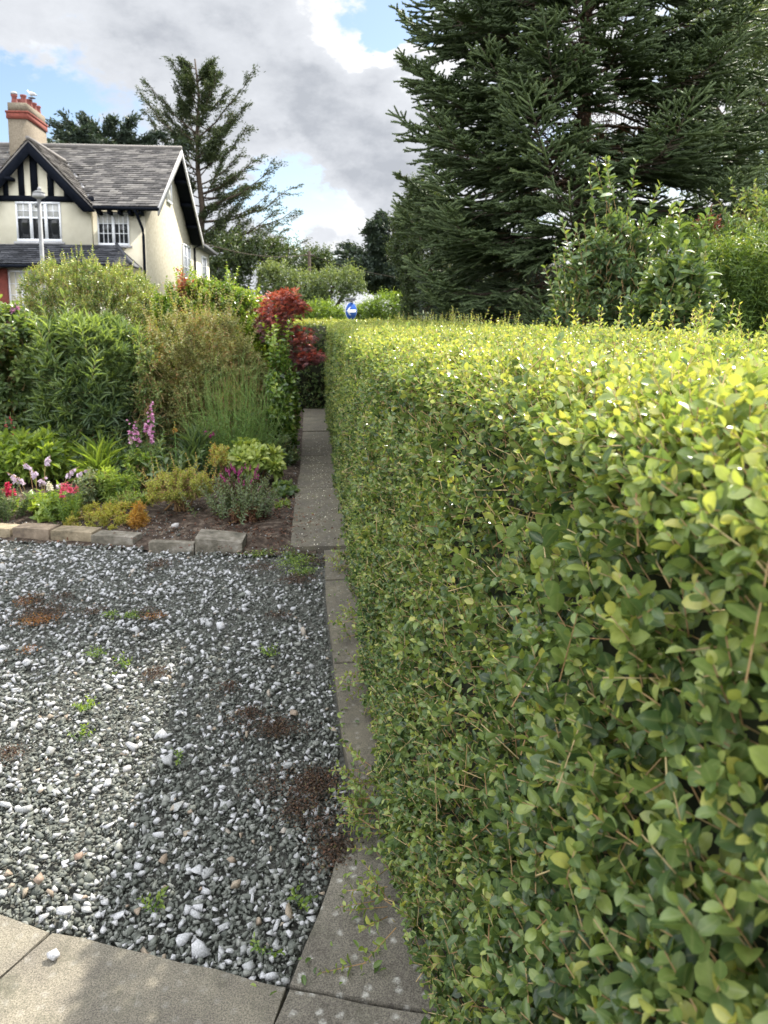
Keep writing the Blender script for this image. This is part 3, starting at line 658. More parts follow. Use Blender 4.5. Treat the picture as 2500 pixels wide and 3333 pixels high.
    fo.build('foliage', M['privet'], root, smooth=True); st.build('branchwork', M['twig'], root); co.build('inner_growth', M['dark_growth'], root)
hedge()

def block_hedge(name, label, x0, x1, y0, y1, z1, mat, dens, ll, atop=0.75, aface=0.35, cat='hedge', group=None, bumpy=0.03, top_shoots=0.0):
    root = thing(name, label, cat, ((x0 + x1) / 2, (y0 + y1) / 2, 0), group); fo, st = Acc(), Acc()
    w, dpt = x1 - x0, y1 - y0
    for (nx, ny, nz), area in (((0, -1, 0), w * z1), ((-1, 0, 0), dpt * z1), ((1, 0, 0), dpt * z1), ((0, 0, 1), w * dpt)):
        n = int(area * dens); P = np.stack([rng.uniform(x0, x1, n), rng.uniform(y0, y1, n), rng.uniform(0.03, z1, n)], 1)
        N = np.array([nx, ny, nz], float)
        if nx: P[:, 0] = x0 if nx < 0 else x1
        if ny: P[:, 1] = y0
        if nz: P[:, 2] = z1
        P += N * (bumpy * (np.sin(P @ np.array([2.3, 3.1, 2.9]) * 1.6) + rng.normal(0, 0.5, n)))[:, None]
        d = nrm(N * 0.8 + np.array([0, 0, 0.5]) + rng.normal(0, 0.4, P.shape))
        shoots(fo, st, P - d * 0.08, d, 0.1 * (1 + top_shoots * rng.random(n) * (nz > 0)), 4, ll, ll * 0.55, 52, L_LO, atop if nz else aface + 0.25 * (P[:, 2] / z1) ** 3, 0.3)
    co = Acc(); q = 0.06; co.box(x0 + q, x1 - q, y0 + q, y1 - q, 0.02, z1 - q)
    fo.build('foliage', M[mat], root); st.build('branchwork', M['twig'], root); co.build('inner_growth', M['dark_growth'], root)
    return root
block_hedge('conifer_hedge', 'dark evergreen hedge in the shade behind the big fir', 2.05, 10.5, 13.7, 14.4, 2.5, 'darkpine', 420, 0.06, 0.6, 0.25, top_shoots=1.0)
block_hedge('boundary_hedge', 'low clipped hedge at the back of the bed beyond the large leaved shrub', -10.0, -3.4, 10.7, 11.4, 1.62, 'leafgreen', 260, 0.05, 0.5, 0.3)
block_hedge('cross_hedge', 'dark clipped hedge closing the far end of the path', -1.9, 1.2, 12.6, 13.4, 1.5, 'privet', 420, 0.045, 0.8, 0.12)

# ------------------------------------------------------------------ big fir
def fir(x, y, H=8.8):
    root = thing('fir_tree', 'tall dark fir with broad layered branches behind the hedge', 'tree', (x, y, 0))
    nd, br, tw, dead = Acc(), Acc(), Acc(), Acc()
    br.tube([(x, y, -0.1), (x + 0.03, y, 2), (x, y + 0.03, 5), (x, y, H)], [0.17, 0.14, 0.08, 0.01], 10)
    A, B, T = [], [], []
    z = 0.32; az = 0.0
    while z < H - 0.15:
        f = (H - z) / H
        R0 = min(2.8, 3.6 * f ** 0.6) * (0.92 if z < 2.7 else 1.08 if z < 4.5 else 1.14)
        nb = 7 if z < 6.6 else 5
        for b in range(nb):
            az += 2 * math.pi / nb + random.gauss(0, 0.18)
            L = min(R0 * random.uniform(0.74, 1.1), 2.5)
            hd = np.array([math.cos(az), math.sin(az), 0]); sd = np.array([-hd[1], hd[0], 0])
            if hd[1] > 0.75 and random.random() < 0.45: continue
            if hd[0] > 0.35 and z > 3.6 and random.random() < 0.3: continue     # fewer on the side away from the garden
            up0 = random.uniform(0.0, 0.22) - 0.10 * (1 - z / H)
            s = np.linspace(0, 1, 9); bend = random.gauss(0, 0.10)
            pts = np.array([x, y, z]) + hd * (L * s)[:, None] + sd * (bend * L * s * s)[:, None] + np.array([0, 0, 1.0]) * (L * (up0 * s - 0.36 * s ** 2 + 0.46 * s ** 4))[:, None]
            br.tube(pts, np.linspace(0.028, 0.006, 9) * (0.6 + 0.5 * f), 5, 0.3)
            def at(q):
                q = np.clip(q, 0, 1); return np.stack([np.interp(q, s, pts[:, k]) for k in range(3)], -1)
            A.append(at(0.93)[None]); B.append(at(1.0)[None] + hd[None] * 0.10 + np.array([[0, 0, 0.05]])); T.append([0.75])
            ns = max(4, int(L / 0.105))
            for i in range(ns):
                q = 0.16 + 0.84 * (i + random.random() * 0.5) / ns
                p = at(q); tg = nrm(at(min(q + 0.06, 1.0)) - at(q - 0.06))
                for sg in (-1, 1):
                    l2 = min(0.17 + 0.62 * L * (1 - q) ** 0.8, 1.05) * random.uniform(0.7, 1.15)
                    d2 = nrm(tg * random.uniform(0.65, 0.95) + sd * sg * random.uniform(0.7, 0.95) + np.array([0, 0, random.gauss(-0.14 + 0.3 * max(0, q - 0.6), 0.16)]))
                    e = p + d2 * l2 + np.array([0, 0, -0.05 * l2 + random.gauss(0.02, 0.03)])
                    if q < 0.26 and random.random() < 0.7:
                        dead.sticks(p[None], e[None], 0.006, 0.003, 0.5); continue
                    if l2 > 0.3: tw.sticks(p[None], e[None], 0.006, 0.003, 0.4)
                    st0 = 0.25 if l2 > 0.5 else 0.0
                    A.append((p + (e - p) * st0)[None]); B.append(e[None]); T.append([0.3 + 0.4 * q])
                    nt = int(l2 / 0.105)
                    for k in range(1, nt):
                        f2 = k / nt; pp = p + (e - p) * f2
                        if f2 < st0 * 0.9: continue
                        for s3 in (-1, 1):
                            l3 = (0.09 + 0.24 * l2 * (1 - f2)) * random.uniform(0.8, 1.2)
                            d3 = nrm(d2 * 0.9 + np.cross(d2, [0, 0, 1]) * s3 * 0.75 + np.array([0, 0, random.gauss(0.02, 0.2)]))
                            A.append(pp[None]); B.append((pp + d3 * l3)[None]); T.append([0.3 + 0.4 * q])
        z += random.uniform(0.30, 0.40)
    A = np.concatenate(A); B = np.concatenate(B); T = np.concatenate(T)
    print('fir shoots', len(A))
    tip = A + (B - A) * 1.0; nd.sticks(A, tip, 0.015, 0.011, np.clip(T - 0.12 + rng.normal(0, 0.08, len(A)), 0, 1))
    Ls = np.linalg.norm(B - A, axis=1); per = 200
    cnt = np.maximum(9, (Ls * per).astype(int)); idx = np.repeat(np.arange(len(A)), cnt); m = len(idx)
    fr = rng.random(m); D = nrm(B - A)[idx]; P = A[idx] + (B - A)[idx] * fr[:, None]
    rad = rng.normal(size=(m, 3)) + np.array([0, 0, 0.55]); rad = nrm(rad - D * np.sum(rad * D, 1, keepdims=True))
    ax = nrm(D * 0.6 + rad * 0.85 + rng.normal(0, 0.08, (m, 3)))
    tri = (np.array([(0, -0.5, 0), (1, 0, 0), (0, 0.5, 0)]), [np.array([[0, 1, 2]])], np.zeros(3))
    nd.inst(tri, P, ax, np.cross(ax, D) + rng.normal(0, 0.4, (m, 3)), 0.026 * rng.uniform(0.8, 1.2, m), 0.0105, 1, np.clip(T[idx] + 0.45 * (fr - 0.6) + rng.normal(0, 0.13, m), 0, 1))
    # dead inner twigs, reddish brown
    n = 2400; zz = rng.uniform(0.5, 6, n); aa = rng.uniform(0, 6.28, n); rr = rng.uniform(0.1, 0.42, n) * 3.0 * (1 - zz / H)
    p = np.stack([x + np.cos(aa) * rr, y + np.sin(aa) * rr, zz], 1); dead.sticks(p, p + rng.normal(0, 0.17, (n, 3)), 0.005, 0.002, rng.random(n))
    nd.build('needles', M['fir'], root); br.build('trunk', M['bark'], root); tw.build('branchwork', M['bark'], root); dead.build('dead_branchwork', M['deadwood'], root)
pf = PY(1248, 690, 10.0)
fir(pf[0], 10.0)

# ------------------------------------------------------------------ trees farther off
def tuft_tree(name, label, base, H, limbs, mat, tuft=0.22, per=9, lean=0.0, group=None, sub=9, trunk_r=0.3, cat='tree', fine=0.10, tuft_w=0.4, flat=0.3):
    """open conifer: limbs = list of (height, azimuth, length, rise); tufts of small sprays along them"""
    bx, by = base; root = thing(name, label, cat, (bx, by, 0), group); fo, br = Acc(), Acc()
    tp = [(bx + lean * (h / H) ** 2 + 0.12 * math.sin(h), by, h) for h in np.linspace(-0.2, H, 9)]
    br.tube(tp, np.linspace(trunk_r, 0.04, 9), 8); P, Dd = [], []
    tpz = np.array(tp)
    for h, az, L, rise in limbs:
        o = np.array([np.interp(h, tpz[:, 2], tpz[:, k]) for k in range(3)])
        hd = np.array([math.cos(az), math.sin(az), 0]); s = np.linspace(0, 1, 7)
        pts = o + hd * (L * s)[:, None] + np.array([0, 0, 1.0]) * (L * (rise * s + 0.12 * s ** 3 - 0.06 * np.sin(s * 3)))[:, None] + rng.normal(0, 0.03 * L, (7, 3)) * s[:, None]
        br.tube(pts, np.linspace(0.03 + 0.010 * L, 0.012, 7), 5)
        for i in range(sub):
            q = 0.28 + 0.72 * (i + random.random()) / sub
            p = np.array([np.interp(q, s, pts[:, k]) for k in range(3)])
            d = nrm(hd * random.uniform(0.5, 1) + np.array([-hd[1], hd[0], 0]) * random.uniform(-1, 1) + np.array([0, 0, random.uniform(-0.35, 0.6) + rise * .5]))
            l2 = L * random.uniform(0.08, 0.26) * (1.15 - 0.6 * q) + 0.2; e = p + d * l2
            br.sticks(p[None], e[None], 0.02, 0.008)
            for f in np.linspace(0.25, 1, 4): P.append(p + d * l2 * f); Dd.append(d)
    P = np.array(P); Dd = np.array(Dd); n = len(P); P = np.repeat(P, per, 0) + rng.normal(0, tuft * 0.55, (n * per, 3)) * np.array([1, 1, 0.6]); Dd = np.repeat(Dd, per, 0)
    ax = nrm(Dd + rng.normal(0, 0.5, Dd.shape)); nz = rng.normal(size=Dd.shape) * (1 - flat) + np.array([0, 0, flat])
    m = len(P); fo.inst(L_LO, P, ax, nz, tuft * rng.uniform(0.6, 1.3, m), tuft * tuft_w * rng.uniform(0.6, 1.2, m), tuft, np.clip(rng.normal(0.42, 0.2, m), 0, 1))
    fo.build('crown', M[mat], root); br.build('trunk', M['bark'], root)
    return root

def leafy_tree(name, label, lobes, mat, n, ll, base, group=None, trunk_r=0.15, inner=0.5, cat='tree', a0=0.4, tm=L_LO, lw=0.6, amp=0.3, blob=0.0):
    """broadleaf crown: lobes = list of (centre, radii); leaves in shoots through the lobes"""
    root = thing(name, label, cat, (base[0], base[1], 0), group); fo, br = Acc(), Acc()
    vol = np.array([r[0] * r[1] * r[2] for _, r in lobes]) ** (2 / 3); vol = vol / vol.sum()
    b = np.array([base[0], base[1], -0.1])
    for i, ((c, r), w) in enumerate(zip(lobes, vol)):
        c = np.array(c, float); k = max(20, int(n * w / 8))
        P, D = ellipsoid_pts(k, c, r, 31 * i + int(abs(c[0]) * 10), inner, -0.8, amp, 9)
        d = nrm(D * 0.6 + np.array([0, 0, 0.4]) + rng.normal(0, 0.5, P.shape))
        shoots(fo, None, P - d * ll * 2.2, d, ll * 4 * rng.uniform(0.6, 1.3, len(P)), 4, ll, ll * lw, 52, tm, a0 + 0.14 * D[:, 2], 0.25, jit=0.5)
        mid = (b + c) / 2 + np.array([0, 0, 0.15 * np.linalg.norm(c - b)]); tt = np.linspace(0, 1, 6)[:, None]
        br.tube((1 - tt) ** 2 * b + 2 * tt * (1 - tt) * mid + tt ** 2 * c, np.linspace(trunk_r, trunk_r * 0.25, 6), 6)
        for q in P[rng.choice(len(P), min(14, len(P)), False)]: br.sticks(c[None], q[None], trunk_r * 0.22, trunk_r * 0.06)
    fo.build('crown', M[mat], root); br.build('trunk', M['bark'], root)
    return root

def px_limbs(spec, Y, bx, frng=0.5):
    """limbs whose tips reach the outline: spec = list of (u, v) tips and the height where they leave the trunk"""
    out = []
    for u, v, h in spec:
        p = PY(u, v, Y); dx = (p[0] - bx) * 0.95; a = random.uniform(-frng, frng); L = abs(dx) / max(0.4, math.cos(a))
        az = a if dx > 0 else math.pi - a
        out.append((h, az, max(L, 0.6), (p[2] - h) / max(L, 0.6) - 0.06))
    return out
Yc = 45.0; cb = PY(437, 600, Yc); ct = PY(437, 128, Yc)
def vz(v): return PY(437, v, Yc)[2]
tips = [(305, 213, vz(330)), (330, 200, vz(290)), (368, 135, vz(230)), (398, 150, vz(215)), (555, 178, vz(300)), (490, 205, vz(250)), (318, 262, vz(350)), (345, 300, vz(370)), (545, 285, vz(370)), (538, 232, vz(320)),
        (520, 330, vz(400)), (640, 392, vz(480)), (655, 455, vz(510)), (600, 375, vz(450)), (560, 350, vz(420)), (632, 500, vz(540)), (660, 530, vz(560)), (580, 430, vz(480)), (610, 470, vz(530)), (350, 350, vz(410)), (380, 400, vz(430)),
        (360, 250, vz(310)), (395, 225, vz(270)), (470, 160, vz(200)), (455, 140, vz(180)), (420, 150, vz(190)), (500, 260, vz(300)), (480, 300, vz(340)), (590, 520, vz(560)), (540, 480, vz(530)), (520, 540, vz(570))]
limbs = px_limbs(tips, Yc, cb[0]) + px_limbs([(437 + (u - 437) * random.uniform(0.35, 0.85), v + random.gauss(5, 16), h + random.gauss(0, .8)) for u, v, h in tips], Yc, cb[0], 0.9)
for h in np.linspace(vz(590), vz(150), 34):
    f = (h - vz(590)) / (vz(150) - vz(590)); limbs.append((h, random.uniform(0, 6.28), random.uniform(1.2, 2.6) * (1.15 - 0.7 * f), random.uniform(0.25, 0.6)))
tuft_tree('cypress_tree', 'tall sparse dark cypress with ragged limbs right of the house', (cb[0], Yc), ct[2], limbs, 'cypress', 0.17, 7, trunk_r=0.30, sub=17, tuft_w=0.36)
# the broad cypress whose top shows above the house roof
Yk = 42.0
def zk(v): return PY(220, v, Yk)[2]
kb = PY(230, 320, Yk)
spec = [(112, 292, zk(335)), (122, 275, zk(330)), (118, 315, zk(340)), (150, 268, zk(320)), (185, 257, zk(310)), (215, 275, zk(320)), (240, 268, zk(315)), (262, 285, zk(325)), (300, 268, zk(320)), (320, 290, zk(330)), (338, 275, zk(330)), (200, 290, zk(330)), (280, 300, zk(335)), (160, 300, zk(335)), (330, 320, zk(345)), (140, 330, zk(350)), (300, 335, zk(350))]
lm = px_limbs(spec, Yk, kb[0], 0.9) + [(zk(335) + random.uniform(-2.5, 0.2), random.uniform(0, 6.28), random.uniform(1.5, 4), random.uniform(-0.1, 0.15)) for _ in range(34)]
tuft_tree('cypress_tree', 'dark spreading cypress showing above the ridge of the house roof', (kb[0], Yk), zk(290), lm, 'darkpine', 0.26, 12, sub=12, trunk_r=0.35, tuft_w=0.4)
# flat-topped dark pine by the road
Yp = 40.0; pb = PY(850, 640, Yp)
def zp(v): return PY(850, v, Yp)[2]
spec = [(733, 566, zp(590)), (742, 555, zp(585)), (760, 530, zp(560)), (770, 545, zp(570)), (755, 580, zp(600)), (770, 600, zp(620)), (800, 505, zp(530)), (815, 490, zp(520)), (838, 478, zp(500)), (850, 470, zp(490)), (870, 480, zp(500)), (880, 510, zp(530)), (790, 560, zp(580)), (890, 560, zp(580))]
lm = px_limbs(spec, Yp, pb[0], 0.8) + [(random.uniform(zp(640), zp(495)), random.uniform(0, 6.28), random.uniform(0.8, 2.0), random.uniform(0.0, 0.35)) for _ in range(46)]
tuft_tree('pine_tree', 'dark flat layered pine beyond the blue sign', (pb[0], Yp), zp(480), lm, 'darkpine', 0.26, 14, sub=10, trunk_r=0.3, flat=0.6)

def lobe(u, v, Y, ru, rv, ry=None):
    c = PY(u, v, Y); s = FPX / K / Y; return (c, (ru / s, ry or ru / s, rv / s))
leafy_tree('evergreen_oak', 'tall narrow evergreen tree hugging the left side of the fir', [lobe(905, 430, 15, 32, 45), lobe(880, 480, 15, 34, 45), lobe(872, 540, 15, 38, 45), lobe(890, 600, 15, 30, 60), lobe(895, 660, 15, 32, 45), lobe(940, 470, 15.5, 50, 90), lobe(940, 610, 15.5, 55, 90), lobe(1010, 560, 15.8, 70, 90), lobe(1070, 610, 15.8, 80, 90)], 'oak', 85000, 0.06, (PY(912, 690, 15)[0], 15.0), amp=0.3, trunk_r=0.08)
leafy_tree('poplar_tree', 'pale leafed tree with slanting trunk rising behind the fir at the top right', [lobe(1560, 60, 17, 110, 130), lobe(1640, 230, 17, 90, 130), lobe(1500, 150, 17.5, 60, 60), lobe(1690, 60, 17, 100, 120), lobe(1580, 370, 17, 100, 100), lobe(1460, 330, 18, 70, 110), lobe(1690, 400, 17, 90, 110)], 'palegreen', 70000, 0.085, (PY(1790, 690, 17)[0], 17.0), inner=0.2, amp=0.4, trunk_r=0.13, lw=0.55)
leafy_tree('broadleaf_tree', 'dense shaded tree filling the gap under the cypress limbs', [lobe(500, 560, 43, 60, 60), lobe(570, 555, 43, 55, 50), lobe(620, 570, 43, 45, 55), lobe(480, 610, 43, 60, 60)], 'oak', 12000, 0.22, (PY(540, 640, 43)[0], 43.0), amp=0.3, trunk_r=0.25)
leafy_tree('broadleaf_tree', 'small round headed tree standing behind the telegraph pole', [lobe(685, 560, 46, 32, 26), lobe(668, 585, 46, 30, 28), lobe(705, 585, 46, 32, 26)], 'oak', 6000, 0.2, (PY(685, 640, 46)[0], 46.0), trunk_r=0.2)
leafy_tree('willow_tree', 'silvery pale green tree above the red maple', [lobe(600, 610, 27, 45, 42), lobe(660, 625, 27, 50, 40), lobe(720, 620, 27, 50, 42), lobe(760, 610, 27, 35, 35), lobe(580, 590, 27, 25, 25), lobe(640, 660, 27, 70, 40)], 'palegreen', 17000, 0.12, (PY(670, 690, 27)[0], 27.0), amp=0.3, trunk_r=0.15)
leafy_tree('laurel_bush', 'bright yellow green bush to the right of the blue sign', [lobe(840, 662, 25, 42, 30), lobe(800, 672, 25, 35, 26), lobe(870, 668, 25, 24, 28), lobe(780, 690, 25, 40, 24), lobe(850, 700, 25, 60, 24)], 'limegreen', 13000, 0.09, (PY(830, 720, 25)[0], 25.0), cat='bush', trunk_r=0.06, a0=0.22)
leafy_tree('laurel_bush', 'bright yellow green bush between the red maple and the blue sign', [lobe(690, 675, 24.5, 40, 24), lobe(728, 682, 24.5, 24, 20), lobe(660, 690, 24.5, 40, 30), lobe(710, 700, 24.5, 50, 22)], 'limegreen', 11000, 0.09, (PY(695, 720, 24.5)[0], 24.5), cat='bush', trunk_r=0.05, a0=0.28)

# ------------------------------------------------------------------ shrubs to the right, behind the hedge
bush('laurel_bush', 'upright leafy laurel in front of the fir, its shoots reaching highest', 1190, 1465, 455, 5.0, 'laurel', 1900, 0.22, 5, 0.08, 0.036, 50, L_MIDS, zc=0.5, spur=34, amp=0.55, a0=0.42, inner=0.35, group='laurels behind the hedge', low=-0.9, boxy=2.8, rnd=0.65, clump=0.5)
bush('laurel_bush', 'broad leaved laurel low on the right behind the hedge sprigs', 1340, 1610, 545, 4.4, 'laurel', 1200, 0.18, 5, 0.095, 0.05, 50, L_HI, zc=0.5, spur=10, amp=0.3, a0=0.44, inner=0.4, group='laurels behind the hedge', low=-0.9)
bush('laurel_bush', 'small laurel low in front of the dark skirts of the fir', 1150, 1330, 570, 5.6, 'laurel', 900, 0.2, 5, 0.08, 0.038, 50, L_MID, zc=0.5, spur=6, a0=0.28, inner=0.4, group='laurels behind the hedge', low=-0.9)
bush('nandina_bush', 'feathery green shrub at the right edge with arching fronds', 1470, 1800, 490, 5.0, 'fernleaf', 3600, 0.26, 7, 0.06, 0.015, 52, L_NARROW, zc=0.5, droop=0.35, flat=0.4, amp=0.35, inner=0.45, up=0.3, low=-0.9, a0=0.42, stemmat='broom', stem_r=0.0012)
bush('nandina_bush', 'fine feathery shrub between the two laurels', 1370, 1620, 440, 5.9, 'fernleaf', 2200, 0.26, 7, 0.055, 0.014, 52, L_NARROW, zc=0.5, droop=0.35, flat=0.4, amp=0.35, inner=0.45, a0=0.3, low=-0.9, stemmat='broom', stem_r=0.0012)
bush('photinia_bush', 'thin shrub with reddening leaves high at the right edge', 1480, 1630, 445, 6.3, 'redleaf', 70, 0.2, 5, 0.06, 0.024, 48, L_MID, zc=0.8, amp=0.4, inner=0.3, a0=0.3)
bush('cherry_laurel', 'pale leafed shrub above the reddish one at the right edge', 1540, 1780, 390, 6.0, 'laurel', 700, 0.22, 5, 0.075, 0.03, 48, L_MID, zc=0.6, spur=10, amp=0.4, a0=0.6, inner=0.35)

# ------------------------------------------------------------------ shrubs of the flower bed, back to front
bush('privet_bush', 'large rounded privet mound in front of the house', 20, 372, 566, 9.8, 'privet', 7000, 0.13, 5, 0.042, 0.021, 50, L_LO, zc=0.5, spur=260, amp=0.2, a0=0.38, inner=0.55, clump=0.3, up=0.6, low=-0.6)
bush('escallonia_bush', 'bright green glossy shrub between the privet mound and the red maple', 310, 610, 608, 9.4, 'glossy', 5000, 0.16, 5, 0.065, 0.038, 50, L_LO, zc=0.5, spur=90, amp=0.28, a0=0.55, inner=0.7, up=0.6, low=-0.8)
bush('photinia_sprig', 'sprig of red young leaves rising above the bright green shrub', 366, 430, 572, 9.2, 'redleaf', 22, 0.26, 4, 0.10, 0.03, 50, L_MID, zc=0.87, amp=0.3, inner=0.2, low=0.1, a0=0.4, trunk=3)
bush('weigela_bush', 'large leaved shrub at the left edge with a few pink blooms', -170, 105, 640, 7.9, 'silverleaf', 1500, 0.22, 5, 0.10, 0.056, 55, L_MID, zc=0.5, droop=0.35, flat=0.3, amp=0.35, inner=0.6, low=-0.9)
bush('oleander_bush', 'big shrub with long narrow grey green leaves', 45, 345, 678, 7.9, 'bluegreen', 2300, 0.24, 6, 0.165, 0.024, 34, L_NARROW, zc=0.5, amp=0.3, inner=0.5, up=0.7, out=0.6, a0=0.54, jit=0.35, tipshrink=0.2, low=-0.9, spur=26)
bush('cotoneaster_bush', 'olive and rust coloured shrub with tiny leaves and arching sprays', 285, 560, 655, 8.0, 'rusty', 3600, 0.22, 8, 0.029, 0.019, 55, L_LO, zc=0.5, droop=0.15, amp=0.45, inner=0.5, up=0.3, rnd=0.85, a0=0.46, spur=170, aj=0.22, low=-0.9, stem_r=0.0008)
bush('cotoneaster_bush', 'lower outlying part of the rusty shrub bending towards the path', 470, 600, 745, 8.1, 'rusty', 1500, 0.2, 8, 0.028, 0.018, 55, L_LO, zc=0.5, droop=0.2, amp=0.45, inner=0.5, up=0.25, rnd=0.85, a0=0.5, aj=0.22, low=-0.9, stem_r=0.0008)
bush('euonymus_bush', 'glossy leaved shrub glinting at the end of the bed beside the path', 552, 658, 728, 8.3, 'glossy', 1300, 0.2, 5, 0.085, 0.056, 55, L_MID, zc=0.5, droop=0.3, amp=0.5, inner=0.4, ry=0.5, a0=0.45, low=-0.9, boxy=2.0, rnd=0.7, spur=20)
bush('euonymus_bush', 'shiny leaved growth behind the rusty shrub and left of the red maple', 470, 605, 675, 8.9, 'glossy', 1300, 0.16, 5, 0.065, 0.042, 55, L_MID, zc=0.5, amp=0.35, inner=0.6, a0=0.6, low=-0.7)
bush('fern_clump', 'dark ferny undergrowth below the narrow leaved shrub', 100, 420, 900, 7.75, 'bluegreen', 420, 0.3, 6, 0.12, 0.02, 45, L_NARROW, zc=0.35, droop=0.2, inner=0.3, a0=0.3, cat='plant', ry=0.3, amp=0.3)

# Japanese maple
def maple():
    Y = 8.6; c = PY(620, 700, Y); root = thing('japanese_maple', 'red leaved Japanese maple leaning over the path', 'tree', (c[0] - 0.1, Y, 0))
    fo, br = Acc(), Acc(); s = FPX / K / Y
    for (u, v, ru, rv, m, a) in [(600, 655, 50, 26, 290, 0.72), (640, 665, 38, 30, 240, 0.62), (605, 700, 48, 42, 290, 0.45), (650, 735, 32, 36, 230, 0.55), (672, 772, 30, 16, 220, 0.5), (640, 780, 40, 22, 300, 0.3), (620, 640, 26, 18, 160, 0.8), (585, 690, 30, 30, 240, 0.5)]:  # upper lobes tinted brighter red, their sunlit look put into leaf colour
        cc = PY(u, v, Y + random.uniform(-0.15, 0.15)); P, D = ellipsoid_pts(m, cc, (ru / s, 0.28, rv / s), u, 0.15, -0.9, 0.5, 14)
        d = nrm(D * np.array([1, 1, 0.3]) + np.array([0.25, -0.1, -0.15]) + rng.normal(0, 0.35, P.shape))
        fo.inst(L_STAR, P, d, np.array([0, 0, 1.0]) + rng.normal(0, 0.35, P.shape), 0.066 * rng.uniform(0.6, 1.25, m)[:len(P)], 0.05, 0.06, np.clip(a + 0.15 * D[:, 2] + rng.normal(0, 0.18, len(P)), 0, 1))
        b = np.array([c[0] - 0.1, Y, 0]); tt = np.linspace(0, 1, 7)[:, None]; mid = np.array([c[0] - 0.12, Y, cc[2] * 0.9])
        br.tube((1 - tt) ** 2 * b + 2 * tt * (1 - tt) * mid + tt ** 2 * cc, np.linspace(0.022, 0.005, 7), 6, 0.2)
        for q in P[:20]: br.sticks(cc[None], q[None], 0.004, 0.0015, 0.2)
    fo.build('crown', M['maple'], root); br.build('trunk', M['bark'], root)
maple()

# broom: upright green rods
def broom():
    Y = 7.3; c, rx, top = box_from_px(395, 615, 775, Y, 0); root = thing('broom_bush', 'broom with a spray of upright bright green rods', 'shrub', (c[0], Y, 0))
    fo, st = Acc(), Acc()
    for i in range(210):
        f = random.uniform(-1, 1); b = np.array([c[0] + f * rx * 0.35, Y + random.gauss(0, 0.12), 0.05]); hgt = top * random.uniform(0.38, 1.06) * (1 - 0.25 * f * f)
        e = np.array([c[0] + f * rx * random.uniform(0.75, 1.1), Y + random.gauss(0, 0.22) - 0.05, hgt]); tt = np.linspace(0, 1, 6)[:, None]
        mid = b * 0.4 + e * 0.6; mid[2] = hgt * 0.35
        pts = (1 - tt) ** 2 * b + 2 * tt * (1 - tt) * mid + tt ** 2 * e
        st.tube(pts, np.linspace(0.003, 0.0013, 6), 3, random.uniform(0.45, 1), cap=False)
        k = rng.integers(2, 6, 8)
        for j in range(3):
            q = pts[3 + j % 3]; d = nrm(pts[-1] - pts[-2] + rng.normal(0, 0.3, 3)); l = random.uniform(0.08, 0.2)
            st.sticks(q[None], (q + d * l)[None], 0.0018, 0.001, random.uniform(0.5, 1))
        m = 26; q = pts[rng.integers(0, 4, m)] + rng.normal(0, 0.05, (m, 3))
        fo.inst(L_LO, q, rng.normal(size=(m, 3)) + np.array([0, 0, .8]), rng.normal(size=(m, 3)), 0.026, 0.011, 0.01, 0.6 * rng.random(m))
    fo.build('foliage', M['broom'], root); st.build('branchwork', M['broom'], root)
broom()

# ------------------------------------------------------------------ perennials
bush('peony_plant', 'bushy peony with broad pointed sunlit leaves at the left', -45, 175, 925, 7.3, 'leafgreen', 360, 0.24, 4, 0.15, 0.042, 42, L_HI, zc=0.4, droop=0.25, flat=0.4, inner=0.45, a0=0.55, cat='plant', up=0.7, tipshrink=0.2, ry=0.45)
bush('peony_plant', 'low leafy plant behind the azalea with glaucous leaves', 150, 330, 960, 7.2, 'bluegreen', 260, 0.2, 4, 0.12, 0.03, 45, L_HI, zc=0.4, droop=0.25, flat=0.4, inner=0.4, a0=0.4, cat='plant', up=0.7, ry=0.4)
bush('lupin_plant', 'leafy green clump between the snapdragons and the azalea', 185, 300, 1005, 6.4, 'leafgreen', 150, 0.16, 3, 0.10, 0.016, 60, L_NARROW, zc=0.3, droop=0.1, inner=0.3, a0=0.5, cat='plant', per=5, up=0.8)
bush('hellebore_plant', 'shaded low foliage under the big narrow leaved shrub', 250, 420, 965, 7.5, 'bluegreen', 240, 0.2, 4, 0.11, 0.028, 45, L_MID, zc=0.4, droop=0.2, flat=0.3, inner=0.4, a0=0.35, cat='plant', ry=0.4)
bush('geranium_clump', 'leafy clump under the pink bell flowers', 255, 350, 950, 6.8, 'leafgreen', 150, 0.14, 3, 0.07, 0.03, 55, L_MID, zc=0.3, droop=0.2, flat=0.3, inner=0.3, a0=0.35, cat='plant', per=3, ry=0.2, amp=0.35)
bush('iris_clump', 'upright sword leaves beside the withering stalk', 385, 450, 935, 7.0, 'bluegreen', 46, 0.08, 3, 0.30, 0.016, 14, L_NARROW, zc=0.1, inner=0.2, a0=0.45, cat='plant', per=2, ry=0.15, up=1.6, trunk=0, tipshrink=0.1)
bush('daylily_clump', 'strappy leaves arching over beside the peony', 165, 250, 960, 6.9, 'leafgreen', 40, 0.08, 3, 0.30, 0.014, 22, L_NARROW, zc=0.1, inner=0.2, a0=0.5, cat='plant', per=2, ry=0.18, up=1.2, droop=0.25, trunk=0, tipshrink=0.1)
bush('aquilegia_clump', 'grey green low clump between the golden cover and the peony', 150, 225, 1010, 6.3, 'greyleaf', 130, 0.14, 3, 0.05, 0.025, 55, L_MID, zc=0.3, droop=0.2, flat=0.3, inner=0.3, a0=0.5, cat='plant', per=3, ry=0.16, amp=0.35)
bush('creeping_plant', 'creeping green plant on the soil in front of the hosta by the path', 585, 640, 1075, 6.1, 'leafgreen', 60, 0.06, 3, 0.035, 0.02, 60, L_MID, zc=0.1, droop=0.2, flat=0.4, inner=0.2, a0=0.4, cat='plant', per=3, ry=0.2, trunk=0)
